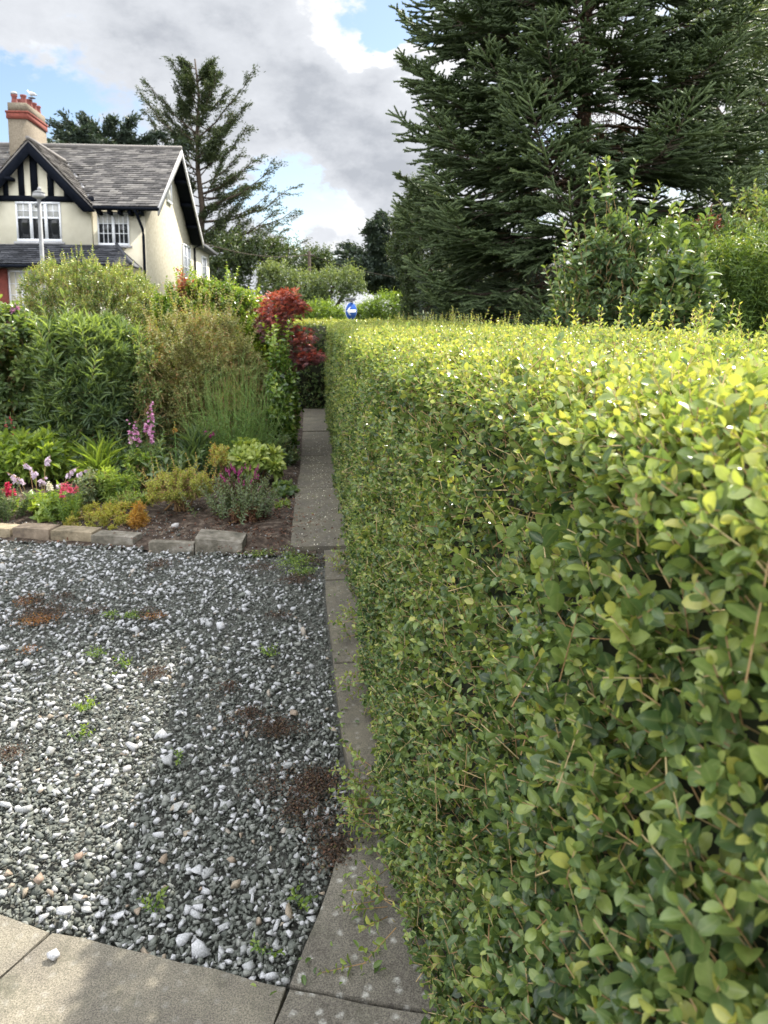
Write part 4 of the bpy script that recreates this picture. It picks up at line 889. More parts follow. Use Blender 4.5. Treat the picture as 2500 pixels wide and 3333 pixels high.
bush('bellflower_clump', 'dark low clump behind the rhododendron beside the path edge', 560, 650, 940, 7.8, 'bluegreen', 200, 0.16, 4, 0.06, 0.03, 55, L_MID, zc=0.3, droop=0.2, inner=0.3, a0=0.3, cat='plant', ry=0.3, amp=0.35)
bush('cranesbill_clump', 'loose green foliage spilling between the golden cover and the azalea', 215, 345, 1050, 6.15, 'leafgreen', 150, 0.16, 4, 0.045, 0.022, 55, L_MID, zc=0.3, droop=0.2, flat=0.2, inner=0.2, a0=0.6, cat='plant', per=2, ry=0.2, amp=0.5, rnd=0.8, boxy=2.2)
bush('bracken_sprays', 'pale green sprays leaning out between the rusty shrub and the broom', 420, 560, 770, 7.6, 'limegreen', 170, 0.34, 8, 0.03, 0.014, 50, L_LO, zc=0.5, droop=0.15, inner=0.3, a0=0.35, amp=0.5, rnd=0.6, up=0.9, low=-0.9)
bush('climber_sprays', 'leafy sprays threaded between the narrow leaved shrub and the rusty one', 270, 370, 690, 7.55, 'silverleaf', 200, 0.28, 6, 0.05, 0.026, 52, L_MID, zc=0.5, droop=0.1, inner=0.3, a0=0.5, amp=0.5, rnd=0.8, up=0.7, low=-0.9)
bush('azalea_bush', 'yellow green azalea with small leaves at the front of the bed', 305, 462, 1012, 6.0, 'azalea', 950, 0.10, 4, 0.026, 0.012, 55, L_LO, zc=0.5, zb=0.04, inner=0.45, amp=0.5, a0=0.5, per=3, ry=0.28, spur=30, trunk=14, boxy=2.2, clump=0.55, rnd=0.6)
bush('azalea_bush', 'small azalea sprigs with orange tinged leaves behind the yellow green one', 440, 500, 960, 6.6, 'azalea', 120, 0.10, 4, 0.03, 0.014, 55, L_LO, zc=0.7, inner=0.3, amp=0.4, a0=0.6, per=3, ry=0.15, trunk=4)
bush('sedum_patch', 'golden ground cover at the front of the bed', 130, 320, 1085, 5.75, 'goldleaf', 620, 0.07, 4, 0.034, 0.009, 55, L_LO, zc=0.3, zb=0.0, inner=0.3, amp=0.5, a0=0.5, per=3, ry=0.26, trunk=3, cat='plant', boxy=2.2, clump=0.6, rnd=0.7)
bush('grass_tuft', 'tuft of orange dry blades at the right end of the golden ground cover', 272, 318, 1088, 5.6, 'drygrass', 150, 0.08, 3, 0.07, 0.005, 30, L_NARROW, zc=0.2, inner=0.2, a0=0.5, droop=0.5, ry=0.08, trunk=0, cat='plant', up=0.4)
bush('rhododendron_bush', 'rhododendron with whorls of broad pale green leaves', 470, 622, 950, 6.9, 'rhodo', 62, 0.07, 2, 0.135, 0.042, 68, L_PAD, zc=0.45, zb=0.0, inner=0.75, amp=0.2, a0=0.5, per=8, ry=0.32, droop=0.05, trunk=16, up=0.5, tipshrink=0.25, rnd=0.25, low=-0.15)
bush('hosta_plant', 'low hosta leaves beside the path', 578, 646, 1040, 6.5, 'bluegreen', 40, 0.08, 2, 0.11, 0.05, 75, L_HI, zc=0.2, inner=0.3, a0=0.5, per=5, droop=0.2, ry=0.14, trunk=0, cat='plant')
bush('hosta_plant', 'hosta with broad leaves below the white snapdragon', 60, 150, 1060, 5.85, 'leafgreen', 34, 0.10, 2, 0.13, 0.06, 65, L_HEART, zc=0.2, inner=0.3, a0=0.75, per=5, droop=0.3, ry=0.16, trunk=0, cat='plant')

def flower_plant(name, label, u0, u1, vtop, Y, leafmat, spikes, petal_mat, n, ll, lw, flower, fsize, nflow, flen, stem='broom', ang=55, cat='flower', leaf_top=0.7, tm=L_LO, per=3, nod=0.0, group=None, a0=0.5, lean=0.12, stem_r=0.003):
    """clump of leafy stems that carries flower spikes; every spike is a part"""
    c, rx, top = box_from_px(u0, u1, vtop, Y); root = thing(name, label, cat, (c[0], Y, 0), group)
    fo, st = Acc(), Acc()
    b = np.stack([c[0] + rng.normal(0, rx * 0.35, n), Y + rng.normal(0, rx * 0.35, n), np.full(n, 0.02)], 1)
    d = np.stack([(b[:, 0] - c[0]) / rx * 0.9, (b[:, 1] - Y) / rx * 0.7, np.full(n, 1.6)], 1) + rng.normal(0, lean, (n, 3))
    Ls = top * leaf_top * rng.uniform(0.6, 1.05, n)
    shoots(fo, st, b, d, Ls, max(5, int(top * leaf_top / (ll * 0.55))), ll, lw, ang, tm, a0, 0.3, per=per, stem_r=stem_r, tipshrink=0.4)
    fo.build('foliage', M[leafmat], root); 
    for i, sp in enumerate(spikes):
        u, v = sp[0], sp[1]; mt = sp[2] if len(sp) > 2 else petal_mat
        e = PY(u, v, Y + random.uniform(-0.06, 0.06)); bb = np.array([c[0] + (e[0] - c[0]) * 0.5, Y, 0.04]); tt = np.linspace(0, 1, 7)[:, None]
        mid = bb * 0.5 + e * 0.5; mid[0] = bb[0]; pts = (1 - tt) ** 2 * bb + 2 * tt * (1 - tt) * mid + tt ** 2 * e
        if nod: pts[-1, 2] -= nod; pts[-1, 0] += nod * (1 if e[0] > c[0] else -1)
        st.tube(pts, np.linspace(stem_r, stem_r * 0.6, 7), 4, 0.5)
        fl = Acc(); f = 1 - flen / max(e[2], flen + .05) * rng.random(nflow) ** 0.8
        p = np.stack([np.interp(f, np.linspace(0, 1, 7), pts[:, k]) for k in range(3)], 1)
        ph = rng.uniform(0, 6.28, nflow); w = fsize * (0.45 + 0.6 * np.clip((1 - f) * e[2] / flen, 0, 1))
        out = np.stack([np.cos(ph), np.sin(ph), np.full(nflow, -0.9 if nod else 0.15)], 1)
        for s in range(4 if flower == 'bell' else 2):                   # petals round every flower
            tw = rng.normal(0, 0.5, (nflow, 3)); fl.inst(L_HEART if flower == 'bell' else L_LO, p, out + tw * (0.5 if flower == 'bell' else 1), rng.normal(size=(nflow, 3)) + np.array([0, -.4, .5]), w, w * (0.62 if flower == 'bell' else .5), w, np.clip(rng.normal(0.5, 0.3, nflow), 0, 1))
        fl.build('flower_spike', M[mt], root)
    st.build('stem', M[stem], root)
    return root
flower_plant('penstemon', 'tall plant with two spires of pink bell flowers', 265, 355, 905, 7.0, 'bluegreen', [(328, 868), (318, 890), (290, 912), (275, 905), (330, 905)], 'pink', 26, 0.085, 0.012, 'bell', 0.042, 15, 0.24, tm=L_NARROW, ang=45, leaf_top=0.8)
flower_plant('snapdragon', 'snapdragon with coral pink flowers above the reddish kerb block', 112, 182, 1050, 5.75, 'leafgreen', [(135, 1042), (152, 1046), (166, 1050), (128, 1058), (144, 1040)], 'coral', 26, 0.04, 0.008, 'bell', 0.030, 10, 0.07, per=4, leaf_top=0.85)
flower_plant('snapdragon', 'snapdragon with one creamy white flower head', 86, 130, 1040, 5.8, 'limegreen', [(105, 1041), (108, 1046)], 'ivory', 16, 0.04, 0.009, 'bell', 0.032, 12, 0.06, per=4, leaf_top=0.8)
flower_plant('snapdragon', 'deep crimson snapdragon at the left edge of the photo', -25, 40, 1045, 5.8, 'greyleaf', [(10, 1052), (22, 1046), (30, 1052), (16, 1040)], 'crimson', 24, 0.04, 0.009, 'bell', 0.034, 12, 0.08, per=4, leaf_top=0.9)
flower_plant('hosta_flower_stems', 'arching stalks of faded lilac hosta bells left of the snapdragons', 10, 150, 1010, 6.0, 'leafgreen', [(22, 1012), (35, 1018), (58, 990), (75, 1005), (92, 1020), (100, 975), (163, 1000), (185, 1005), (130, 1035)], 'lilac', 14, 0.12, 0.05, 'bell', 0.042, 7, 0.10, tm=L_HEART, per=2, nod=0.03, leaf_top=0.4, stem='twig', ang=65)
sal = [(random.uniform(470, 572), random.uniform(998, 1075)) for _ in range(30)] + [(492, 1015), (505, 1005), (517, 1012), (530, 1000), (541, 1003), (553, 1010), (560, 1022), (482, 1028)]
flower_plant('veronica_plant', 'clump of small purple pink flower spikes over grey green leaves', 455, 590, 1030, 5.75, 'greyleaf', sal, 'magenta', 120, 0.042, 0.016, 'spike', 0.012, 26, 0.05, stem='brownleaf', leaf_top=0.95, per=2, lean=0.3, stem_r=0.002)
bush('dead_foliage', 'withered brown foliage at the base of the purple flowered clump', 485, 572, 1092, 5.62, 'brownleaf', 260, 0.11, 5, 0.035, 0.012, 40, L_LO, zc=0.3, inner=0.3, a0=0.5, droop=0.7, ry=0.10, trunk=6, cat='plant', up=0.2)
flower_plant('mullein_plant', 'single withering stalk with curled leaves behind the azalea', 350, 410, 950, 6.7, 'greyleaf', [(377, 912)], 'drygrass', 5, 0.13, 0.04, 'spike', 0.03, 14, 0.1, tm=L_HI, per=2, leaf_top=0.95, lean=0.06, stem_r=0.006, ang=55)
flower_plant('campion_plant', 'scattered magenta flowers in front of the broom', 395, 485, 950, 7.1, 'bluegreen', [(414, 935), (421, 940), (462, 932), (458, 936), (407, 968), (402, 972), (445, 930)], 'magenta', 18, 0.09, 0.014, 'bell', 0.03, 6, 0.04, tm=L_NARROW, per=2, leaf_top=0.8)
flower_plant('penstemon', 'thin plant with drooping dark red buds at the left edge', -10, 60, 880, 7.3, 'bluegreen', [(22, 890), (30, 915), (40, 930), (60, 935), (10, 905)], 'crimson', 14, 0.08, 0.012, 'bell', 0.02, 7, 0.12, tm=L_NARROW, ang=40, leaf_top=0.7)
flower_plant('weigela_bloom_sprays', 'pink blooms at the top left of the large leaved shrub', -10, 60, 660, 7.9, 'silverleaf', [(36, 655), (30, 660), (48, 735), (12, 690)], 'pink', 4, 0.08, 0.04, 'bell', 0.045, 4, 0.06, tm=L_MID, per=2, leaf_top=0.9)

# low leaf litter, moss and weeds
def scatter_leaves(name, label, spots, mat, size, lw, kind='stuff', zoff=0.012, cat='moss', tilt=0.5, tm=L_LO):
    a = Acc()
    for u, v, ru, rv, n in spots:
        c = PG(u, v); ex = PG(u + ru, v); ey = PG(u, v - rv)
        p = np.stack([c[0] + rng.normal(0, 0.5, n) * (ex[0] - c[0]), c[1] + rng.normal(0, 0.5, n) * (ey[1] - c[1]), zoff + rng.random(n) * 0.014], 1)
        # clumps inside the patch
        k = max(2, n // 45); cc = p[rng.integers(0, n, k)]
        if cat == 'moss': p[:, :2] = 0.42 * p[:, :2] + 0.58 * cc[rng.integers(0, k, n), :2] + rng.normal(0, 0.02, (n, 2))
        s = size * rng.uniform(0.6, 1.4, n); a.inst(tm, p, nrm(rng.normal(size=(n, 3)) * np.array([1, 1, tilt])), np.array([0, 0, 1.0]) + rng.normal(0, 0.5, (n, 3)), s, s * lw, s, rng.random(n))
    return tag(a.build(name, M[mat]), label, cat, None, kind)
M['moss'] = leaf_mat('moss', [(0.0, (0.02, 0.016, 0.011)), (0.6, (0.065, 0.04, 0.024)), (0.9, (0.13, 0.06, 0.03)), (1.0, (0.10, 0.10, 0.035))], 0.7, 0.2, (1.2, 1.0, 0.7), 0)
scatter_leaves('red_moss', 'patches of reddish brown stonecrop growing through the gravel', [(90, 1330, 75, 30, 1500), (60, 1300, 40, 20, 500), (340, 1222, 35, 14, 500), (335, 1460, 30, 14, 420), (320, 1330, 40, 12, 350), (190, 1325, 40, 12, 300), (600, 1580, 55, 22, 900), (680, 1700, 60, 45, 1500), (640, 1760, 45, 20, 500), (720, 1850, 40, 40, 700), (640, 1255, 45, 16, 900), (570, 1230, 60, 16, 500), (680, 1215, 40, 12, 600), (20, 1635, 26, 14, 300), (545, 1545, 45, 12, 300), (150, 1290, 40, 12, 260), (500, 1490, 30, 10, 200), (610, 1335, 40, 8, 250), (700, 1780, 60, 80, 420), (620, 1690, 90, 60, 420), (560, 1560, 90, 50, 350)], 'moss', 0.009, 0.6)
M['drymoss'] = leaf_mat('drymoss', [(0.0, (0.16, 0.06, 0.02)), (0.6, (0.32, 0.13, 0.035)), (1.0, (0.40, 0.22, 0.06))], 0.6, 0.3, rib=0)
scatter_leaves('orange_moss', 'brighter orange stonecrop among the gravel', [(85, 1345, 55, 16, 500), (55, 1305, 30, 10, 160), (335, 1335, 30, 8, 160), (60, 1410, 20, 8, 80)], 'drymoss', 0.009, 0.55)
scatter_leaves('green_moss', 'thin green weeds at the corner between gravel and path', [(640, 1215, 50, 22, 900), (660, 1240, 35, 12, 400), (560, 1195, 40, 10, 220), (215, 1415, 30, 10, 120), (290, 1335, 26, 8, 160), (240, 1330, 20, 6, 90)], 'leafgreen', 0.014, 0.45)
scatter_leaves('path_litter', 'white petals and bits of leaf scattered on the path', [(690, 1100, 50, 110, 240), (680, 990, 40, 60, 130), (700, 1010, 40, 60, 90)], 'ivory', 0.009, 0.8, zoff=0.04, cat='litter')
scatter_leaves('fallen_leaves', 'a few fallen privet leaves lying on the paving', [(790, 1960, 90, 110, 26), (700, 2120, 160, 60, 14), (740, 1600, 20, 160, 30), (690, 1120, 40, 90, 60), (730, 1350, 20, 110, 26)], 'leafgreen', 0.02, 0.5, zoff=0.02, cat='leaf litter', tilt=0.2, tm=L_MID)
scatter_leaves('dead_leaves', 'dry brown leaves and bark scraps on the bare soil of the bed', [(560, 1150, 150, 50, 420), (400, 1145, 200, 30, 260), (600, 1110, 60, 60, 260)], 'brownleaf', 0.022, 0.5, zoff=0.045, cat='leaf litter', tilt=0.3, tm=L_MID)
def weed(u, v, label, m=9, size=0.022, mat='leafgreen'):
    p = PG(u, v); root = thing('weed', label, 'weed', (p[0], p[1], 0), 'green weeds in the gravel'); fo, st = Acc(), Acc()
    b = np.repeat(p[None], m, 0) + rng.normal(0, 0.008, (m, 3)) * np.array([1, 1, 0]); d = nrm(np.array([0, 0, 0.5]) + rng.normal(0, 0.6, (m, 3)) * np.array([1, 1, .3]))
    shoots(fo, st, b, d, 0.055, 3, size, size * 0.5, 55, L_MID, 0.6, 0.3); fo.build('foliage', M[mat], root); st.build('stem', M['broom'], root)
weed(580, 1415, 'green seedling in the gravel left of the edging slabs'); weed(185, 1535, 'sprawling weed near the left edge of the gravel', 12); weed(170, 1600, 'small weed just below the sprawling one', 6)
weed(638, 1950, 'single upright seedling beside the wedge shaped slab', 5, 0.026); weed(390, 1640, 'tiny weed in the middle of the gravel', 5, 0.016); weed(265, 1440, 'pale green weed on the bright part of the gravel', 8); weed(325, 1970, 'flat weed near the front slab', 6, 0.024); weed(580, 2062, 'weed sprout at the point of the gravel', 4, 0.022)

# ------------------------------------------------------------------ house
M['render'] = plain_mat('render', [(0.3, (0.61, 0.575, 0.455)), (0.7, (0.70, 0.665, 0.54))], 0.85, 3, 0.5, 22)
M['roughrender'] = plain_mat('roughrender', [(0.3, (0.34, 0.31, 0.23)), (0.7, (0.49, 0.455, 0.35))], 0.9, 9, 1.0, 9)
M['black_paint'] = plain_mat('black_paint', [(0.3, (0.006, 0.008, 0.013)), (0.7, (0.010, 0.012, 0.018))], 0.9, 8, spec=0.04)
M['grey_board'] = plain_mat('grey_board', [(0.3, (0.36, 0.36, 0.37)), (0.7, (0.48, 0.48, 0.48))], 0.6, 6)
M['white_paint'] = plain_mat('white_paint', [(0.3, (0.74, 0.76, 0.80)), (0.7, (0.82, 0.84, 0.87))], 0.4, 5)
M['pebbledash'] = plain_mat('pebbledash', [(0.3, (0.14, 0.115, 0.085)), (0.7, (0.24, 0.205, 0.155))], 0.95, 24, 0.8, 50)
M['brick'] = plain_mat('brick', [(0.3, (0.16, 0.045, 0.035)), (0.7, (0.27, 0.075, 0.055))], 0.85, 14, 0.4, 40)
M['potclay'] = plain_mat('potclay', [(0.3, (0.16, 0.05, 0.045)), (0.7, (0.27, 0.09, 0.075))], 0.8, 12)
M['lead'] = plain_mat('lead', [(0.3, (0.3, 0.3, 0.31)), (0.7, (0.42, 0.42, 0.43))], 0.6, 8)
M['steel'] = plain_mat('steel', [(0.3, (0.15, 0.155, 0.16)), (0.7, (0.22, 0.225, 0.23))], 0.6, 10, metal=0.2)
M['blind'] = plain_mat('blind', [(0.3, (0.42, 0.42, 0.40)), (0.7, (0.52, 0.52, 0.5))], 0.9, 4)
def glass_mat():
    m, t, out = new_mat('window_glass')
    p = t.add('ShaderNodeBsdfPrincipled', {'Base Color': (0.018, 0.02, 0.022, 1), 'Roughness': 0.06, 'Specular IOR Level': 0.5})
    t.l.new(p.outputs[0], out.inputs[0]); return m
M['glass'] = glass_mat()
def slate_mat(name, c0, c1, c2, moss):
    m, t, out = new_mat(name)
    a = t.add('ShaderNodeAttribute', attribute_name='rnd').outputs['Fac']
    tcn = t.add('ShaderNodeTexCoord'); P = tcn.outputs['Object']
    f = t.math('ADD', t.math('MULTIPLY', a, 0.6), t.math('MULTIPLY', t.noise(7, 6, 0.7, P), 0.4))
    c = t.ramp(f, [(0.2, c0), (0.5, c1), (0.8, c2)])
    c = t.mix(t.maprange(t.noise(13, 6, 0.7, P), 0.55, 0.72, 0, moss), c, (0.33, 0.30, 0.26))
    p = t.add('ShaderNodeBsdfPrincipled', {'Base Color': c, 'Roughness': 0.7, 'Specular IOR Level': 0.4})
    bn = t.add('ShaderNodeBump', {'Strength': 0.4, 'Distance': 0.01, 'Height': t.noise(30, 5, 0.7, P)}); t.l.new(bn.outputs[0], p.inputs['Normal'])
    t.l.new(p.outputs[0], out.inputs[0]); return m
M['slate'] = slate_mat('slate', (0.085, 0.08, 0.078), (0.17, 0.158, 0.15), (0.30, 0.28, 0.255), 0.75)
M['darkslate'] = slate_mat('darkslate', (0.022, 0.024, 0.03), (0.045, 0.048, 0.058), (0.085, 0.088, 0.10), 0.2)

def slates(acc, p00, p10, p01, p11, course=0.17, wid=0.26, clip=None):
    """courses of single slates on the quad eave p00-p10, ridge p01-p11"""
    p00, p10, p01, p11 = (np.array(p, float) for p in (p00, p10, p01, p11))
    h = np.linalg.norm((p01 + p11 - p00 - p10) / 2); nr = max(2, int(h / course))
    nz = nrm(np.cross(p10 - p00, p01 - p00)); nz = nz if nz[2] > 0 else -nz
    for r in range(nr):
        f0, f1 = r / nr, min(1.0, (r + 1.25) / nr)
        a0, b0 = p00 + (p01 - p00) * f0, p10 + (p11 - p10) * f0; a1, b1 = p00 + (p01 - p00) * f1, p10 + (p11 - p10) * f1
        w = np.linalg.norm(b0 - a0); n = max(1, int(w / wid)); off = (r % 2) * 0.5 / n
        xs = np.unique(np.clip(np.concatenate([[0], (np.arange(n + 1) / n + off), [1]]), 0, 1))
        for x0, x1 in zip(xs[:-1], xs[1:]):
            if x1 - x0 < 0.1 / n: continue
            x1b = x1 - 0.02 / n; lift = 0.034 + random.uniform(0, 0.018); dr = random.uniform(-0.008, 0.008)
            q = [a0 + (b0 - a0) * x0, a0 + (b0 - a0) * x1b, a1 + (b1 - a1) * x1b, a1 + (b1 - a1) * x0]
            if clip is not None and not clip((q[0] + q[2]) / 2): continue
            q[0] = q[0] + nz * lift - (a1 - a0) * dr; q[1] = q[1] + nz * lift - (a1 - a0) * dr
            q[2] = q[2] + nz * 0.004; q[3] = q[3] + nz * 0.004
            lo = [q[0] - nz * 0.016, q[1] - nz * 0.016]
            acc.add(q + lo, [np.array([[0, 1, 2, 3], [4, 5, 1, 0]])], random.random())

def window(parent, name, o, ax, w, h, cols, rows_top, depth, label=None, sash=0.5, blind=0.5, bars=True, lower_rows=0):
    """sash window in the plane through o (lower left corner), ax = unit vector to the right, facing n"""
    ax = np.array(ax, float); up = np.array([0, 0, 1.0]); n = np.cross(ax, up); o = np.array(o, float)
    def bar(acc, x0, x1, z0, z1, d0, d1):
        P = [o + ax * x + up * z + n * d for d in (d0, d1) for z in (z0, z1) for x in (x0, x1)]
        acc.add(P, [np.array([[0, 2, 3, 1], [4, 5, 7, 6], [0, 1, 5, 4], [2, 6, 7, 3], [0, 4, 6, 2], [1, 3, 7, 5]])])
    fr = Acc(); t_ = 0.055
    bar(fr, 0, w, 0, t_ * 1.3, -0.05, depth); bar(fr, 0, w, h - t_, h, -0.05, depth)
    cw = w / cols
    for i in range(cols + 1):
        x = i * cw; x0 = max(0, x - t_ * 0.7); x1 = min(w, x + t_ * 0.7); bar(fr, x0, x1, t_ * 1.3, h - t_, -0.05, depth - 0.003)
    pane, bl = Acc(), Acc()
    for i in range(cols):
        x0, x1 = i * cw + t_ * 0.7, (i + 1) * cw - t_ * 0.7
        zs = h * sash
        if rows_top:
            if not lower_rows: bar(fr, x0, x1, zs - 0.025, zs + 0.025, -0.03, depth - 0.012)
            ztop = h - t_; zbot = zs if not lower_rows else t_ * 1.3; rows = rows_top + lower_rows; nc = bars if isinstance(bars, int) and bars > 1 else 2
            for r in range(1, rows):
                z = zbot + (ztop - zbot) * r / rows; bar(fr, x0, x1, z - 0.009, z + 0.009, -0.03, depth - 0.02)
            for c in range(1, nc):
                x = x0 + (x1 - x0) * c / nc; bar(fr, x - 0.009, x + 0.009, zbot, ztop, -0.03, depth - 0.024)
        bar(pane, x0, x1, t_ * 1.3, h - t_, -0.04, -0.02)
        if blind: bar(bl, x0, x1, h * (1 - blind), h - t_, -0.019, -0.010)
    f = fr.build(name, M['white_paint'], parent); pane.build('pane', M['glass'], f)
    if blind: bl.build('blind', M['blind'], f)
    if label: f['label'] = label
    return f

def house():
    XW, YF, YR, YB = -4.87, 22.72, 26.5, 30.75          # side wall, front wall, ridge, back wall
    ZE, ZR, ZB, XV = 4.74, 7.24, 4.62, -4.40             # eaves, ridge, back eaves, verge
    H = thing('house', 'cream rendered house with slate roof and black half timbered gable', 'house', (-8, 24, 0))
    w = Acc()
    w.prism([(-18, YF, -0.05), (XW - 0.02, YF, -0.05), (XW - 0.02, YF, ZE), (-18, YF, ZE)], (0, 0.3, 0))
    w.build('front_wall', M['render'], H)
    w = Acc()
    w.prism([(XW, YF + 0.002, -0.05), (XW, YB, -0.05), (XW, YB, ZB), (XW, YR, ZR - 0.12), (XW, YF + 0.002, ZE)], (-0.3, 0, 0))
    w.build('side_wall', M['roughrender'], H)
    # main roof
    r = Acc(); def_t = 0.0
    slates(r, (-18, 22.22, ZE - 0.02), (XV, 22.22, ZE - 0.02), (-18, YR, ZR), (XV, YR, ZR), clip=lambda p: not (abs(p[0] + 7.88) < (p[1] < 25.6) * (6.55 - p[2]) / 1.74 * 1.62))
    slates(r, (XV, 30.95, ZB - 0.05), (-18, 30.95, ZB - 0.05), (XV, YR, ZR), (-18, YR, ZR), 0.3, 0.5)
    roof = r.build('roof', M['slate'], H)
    u = Acc()
    u.prism([(XV + 0.005, 22.25, ZE - 0.05), (XV + 0.005, YR, ZR - 0.03), (XV + 0.005, 30.9, ZB - 0.08), (XV + 0.005, 30.9, ZB - 0.16), (XV + 0.005, YR, ZR - 0.12), (XV + 0.005, 22.25, ZE - 0.13)], (-1.9, 0, 0))
    for fz in (0.25, 0.5, 0.75):                            # purlin ends under the verge
        for (ya, za, yb, zb) in ((22.25, ZE, YR, ZR), (30.9, ZB, YR, ZR)):
            yy, zz = ya + (yb - ya) * fz, za + (zb - za) * fz - 0.28; u.box(XW - 0.02, XV - 0.06, yy - 0.06, yy + 0.06, zz, zz + 0.13)
    for x in np.arange(-6.1, -4.9, 0.29): u.box(x - 0.035, x + 0.035, 22.26, 22.80, ZE - 0.22, ZE - 0.10)
    u.build('soffit', M['black_paint'], roof)
    g_ = Acc(); g_.tube([(-18, YR, ZR + 0.04), (XV + 0.01, YR, ZR + 0.04)], 0.075, 8); g_.build('ridge_tiles', M['slate'], roof)
    b = Acc()
    for (y0, z0, y1, z1, e) in ((22.2, ZE, YR, ZR, 1), (30.95, ZB, YR, ZR, 0)):
        b.prism([(XV + 0.02, y0, z0 - 0.02), (XV + 0.02, y1, z1 - 0.0), (XV + 0.02, y1, z1 - 0.24), (XV + 0.02, y0, z0 - 0.27)], (-0.035, 0, 0))
    b.build('bargeboard', M['grey_board'], H)
    b = Acc(); b.tube([(-6.2, 22.16, ZE - 0.06), (XV + 0.03, 22.16, ZE - 0.085)], 0.045, 8); b.build('gutter', M['black_paint'], H)
    b = Acc(); b.tube([(-5.06, 22.18, ZE - 0.1), (-5.02, 22.25, ZE - 0.2), (XW - 0.07, 22.62, ZE - 0.62), (XW - 0.07, 22.67, ZE - 0.8), (XW - 0.07, 22.67, 0)], 0.042, 8); b.build('downpipe', M['black_paint'], H)
    # rear wing seen past the gable
    b = Acc(); b.prism([(XW, YB + 0.003, -0.05), (XW, 36.0, -0.05), (XW, 36.0, 4.5), (XW, YB + 0.003, 4.5)], (-3, 0, 0)); b.build('rear_wing', M['render'], H)
    b = Acc(); b.prism([(XW + 0.35, YB + 0.1, 4.5), (XW + 0.35, 36.5, 4.5), (XW + 0.35, 36.5, 4.62), (XW + 0.35, YB + 0.1, 4.62)], (-3.4, 0, 0)); b.prism([(XW + 0.33, 31, 4.625), (XW + 0.33, 36.45, 4.625), (XW - 1.4, 33.6, 6.0)], (-1.6, 0, 0)); b.build('rear_roof', M['darkslate'], H)
    b = Acc(); b.tube([(XW + 0.3, 31.2, 4.5), (XW + 0.06, 31.35, 4.38), (XW + 0.06, 31.35, 0)], 0.045, 6); b.build('downpipe', M['black_paint'], H)
    # projecting gable
    xc, za, hw, rise = -7.88, 6.52, 1.63, 1.76; ze = za - rise
    w = Acc(); w.prism([(xc - hw + 0.1, 22.5, 3.0), (xc + hw - 0.12, 22.5, 3.0), (xc + hw - 0.12, 22.5, ze + 0.1), (xc, 22.5, za - 0.12), (xc - hw + 0.1, 22.5, ze + 0.1)], (0, 0.215, 0)); gw = w.build('gable_wall', M['render'], H)
    tb = Acc(); yt = 22.445
    tb.box(xc - hw, xc + hw, yt, 22.498, 4.86, 5.02)
    for x0, x1 in ((-8.75, -8.58), (-8.33, -8.13), (-7.99, -7.76), (-7.53, -7.33), (-7.09, -6.92)):
        tb.box(x0 + 0.02, x1 - 0.02, yt + 0.005, 22.497, 5.02, za - 0.14 - abs((x0 + x1) / 2 - xc) * rise / hw)
    tb.build('timber_frame', M['black_paint'], gw)
    b = Acc()
    for s in (-1, 1):
        b.prism([(xc, 22.20, za - 0.02), (xc + s * (hw + 0.1), 22.20, ze - 0.13), (xc + s * (hw + 0.06), 22.20, ze - 0.20), (xc + s * (hw - 0.24), 22.20, ze - 0.20), (xc, 22.20, za - 0.40)], (0, 0.05, 0))
    b.box(-8.55, -8.38, 22.12, 22.45, 5.40, 5.48)
    b.build('gable_bargeboard', M['black_paint'], H)
    gr = Acc()
    for s in (-1, 1):
        yb = 22.18
        slates(gr, (xc + s * (hw + 0.12), yb, ze - 0.13), (xc + s * (hw + 0.12), 22.25, ze - 0.13), (xc, yb, za), (xc, 25.5, za), 0.17, 0.26)
        gr.prism([(xc, yb + 0.01, za - 0.01), (xc + s * (hw + 0.1), yb + 0.01, ze - 0.14), (xc + s * (hw + 0.1), yb + 0.01, ze - 0.19), (xc, yb + 0.01, za - 0.06)], (0, 0.3, 0))
    gr.tube([(xc, 22.15, za + 0.03), (xc, 25.4, za + 0.03)], 0.06, 6); gr.build('gable_roof', M['slate'], H)
    lf = Acc(); lf.tube([(xc + hw + 0.10, 22.25, ze - 0.06), (xc + 0.05, 25.35, za + 0.0)], 0.05, 5); lf.build('valley_flashing', M['lead'], H)
    # windows
    window(H, 'window', (-8.42, 22.50 - 0.03, 3.74), (1, 0, 0), 1.23, 1.11, 3, 2, 0.035, 'white triple sash window under the black gable', 0.60, 0.38)
    s_ = Acc(); s_.box(-8.5, -7.12, 22.40, 22.52, 3.66, 3.735); s_.build('sill', M['lead'], H)
    window(H, 'window', (-6.23, 22.665, 3.66), (1, 0, 0), 0.89, 0.97, 2, 1, 0.03, 'white small paned double window on the front wall', 0.66, 0.36, 3, lower_rows=2)
    s_ = Acc(); s_.box(-6.3, -5.28, 22.56, 22.715, 3.60, 3.655); s_.build('sill', M['lead'], H)
    window(H, 'window', (XW + 0.045, 28.75, 3.0), (0, 1, 0), 1.5, 1.32, 2, 1, 0.03, 'white sash window on the side wall', 0.5, 0, 2, lower_rows=2)
    window(H, 'window', (XW + 0.045, 33.5, 3.0), (0, 1, 0), 1.2, 1.25, 1, 1, 0.03, None, 0.5, 0, 2, lower_rows=2)
    window(H, 'window', (XW + 0.045, 26.0, 5.42), (0, 1, 0), 0.75, 0.85, 1, 0, 0.02, 'narrow attic window high in the side gable', 0.5, 0.9)
    # lean-to roof over the ground floor bay, brick pier and bay window
    lt = Acc()
    slates(lt, (-12, 21.25, 3.02), (-5.0, 21.25, 3.02), (-12, 22.50, 3.66), (-5.7, 22.50, 3.66), 0.14, 0.24)
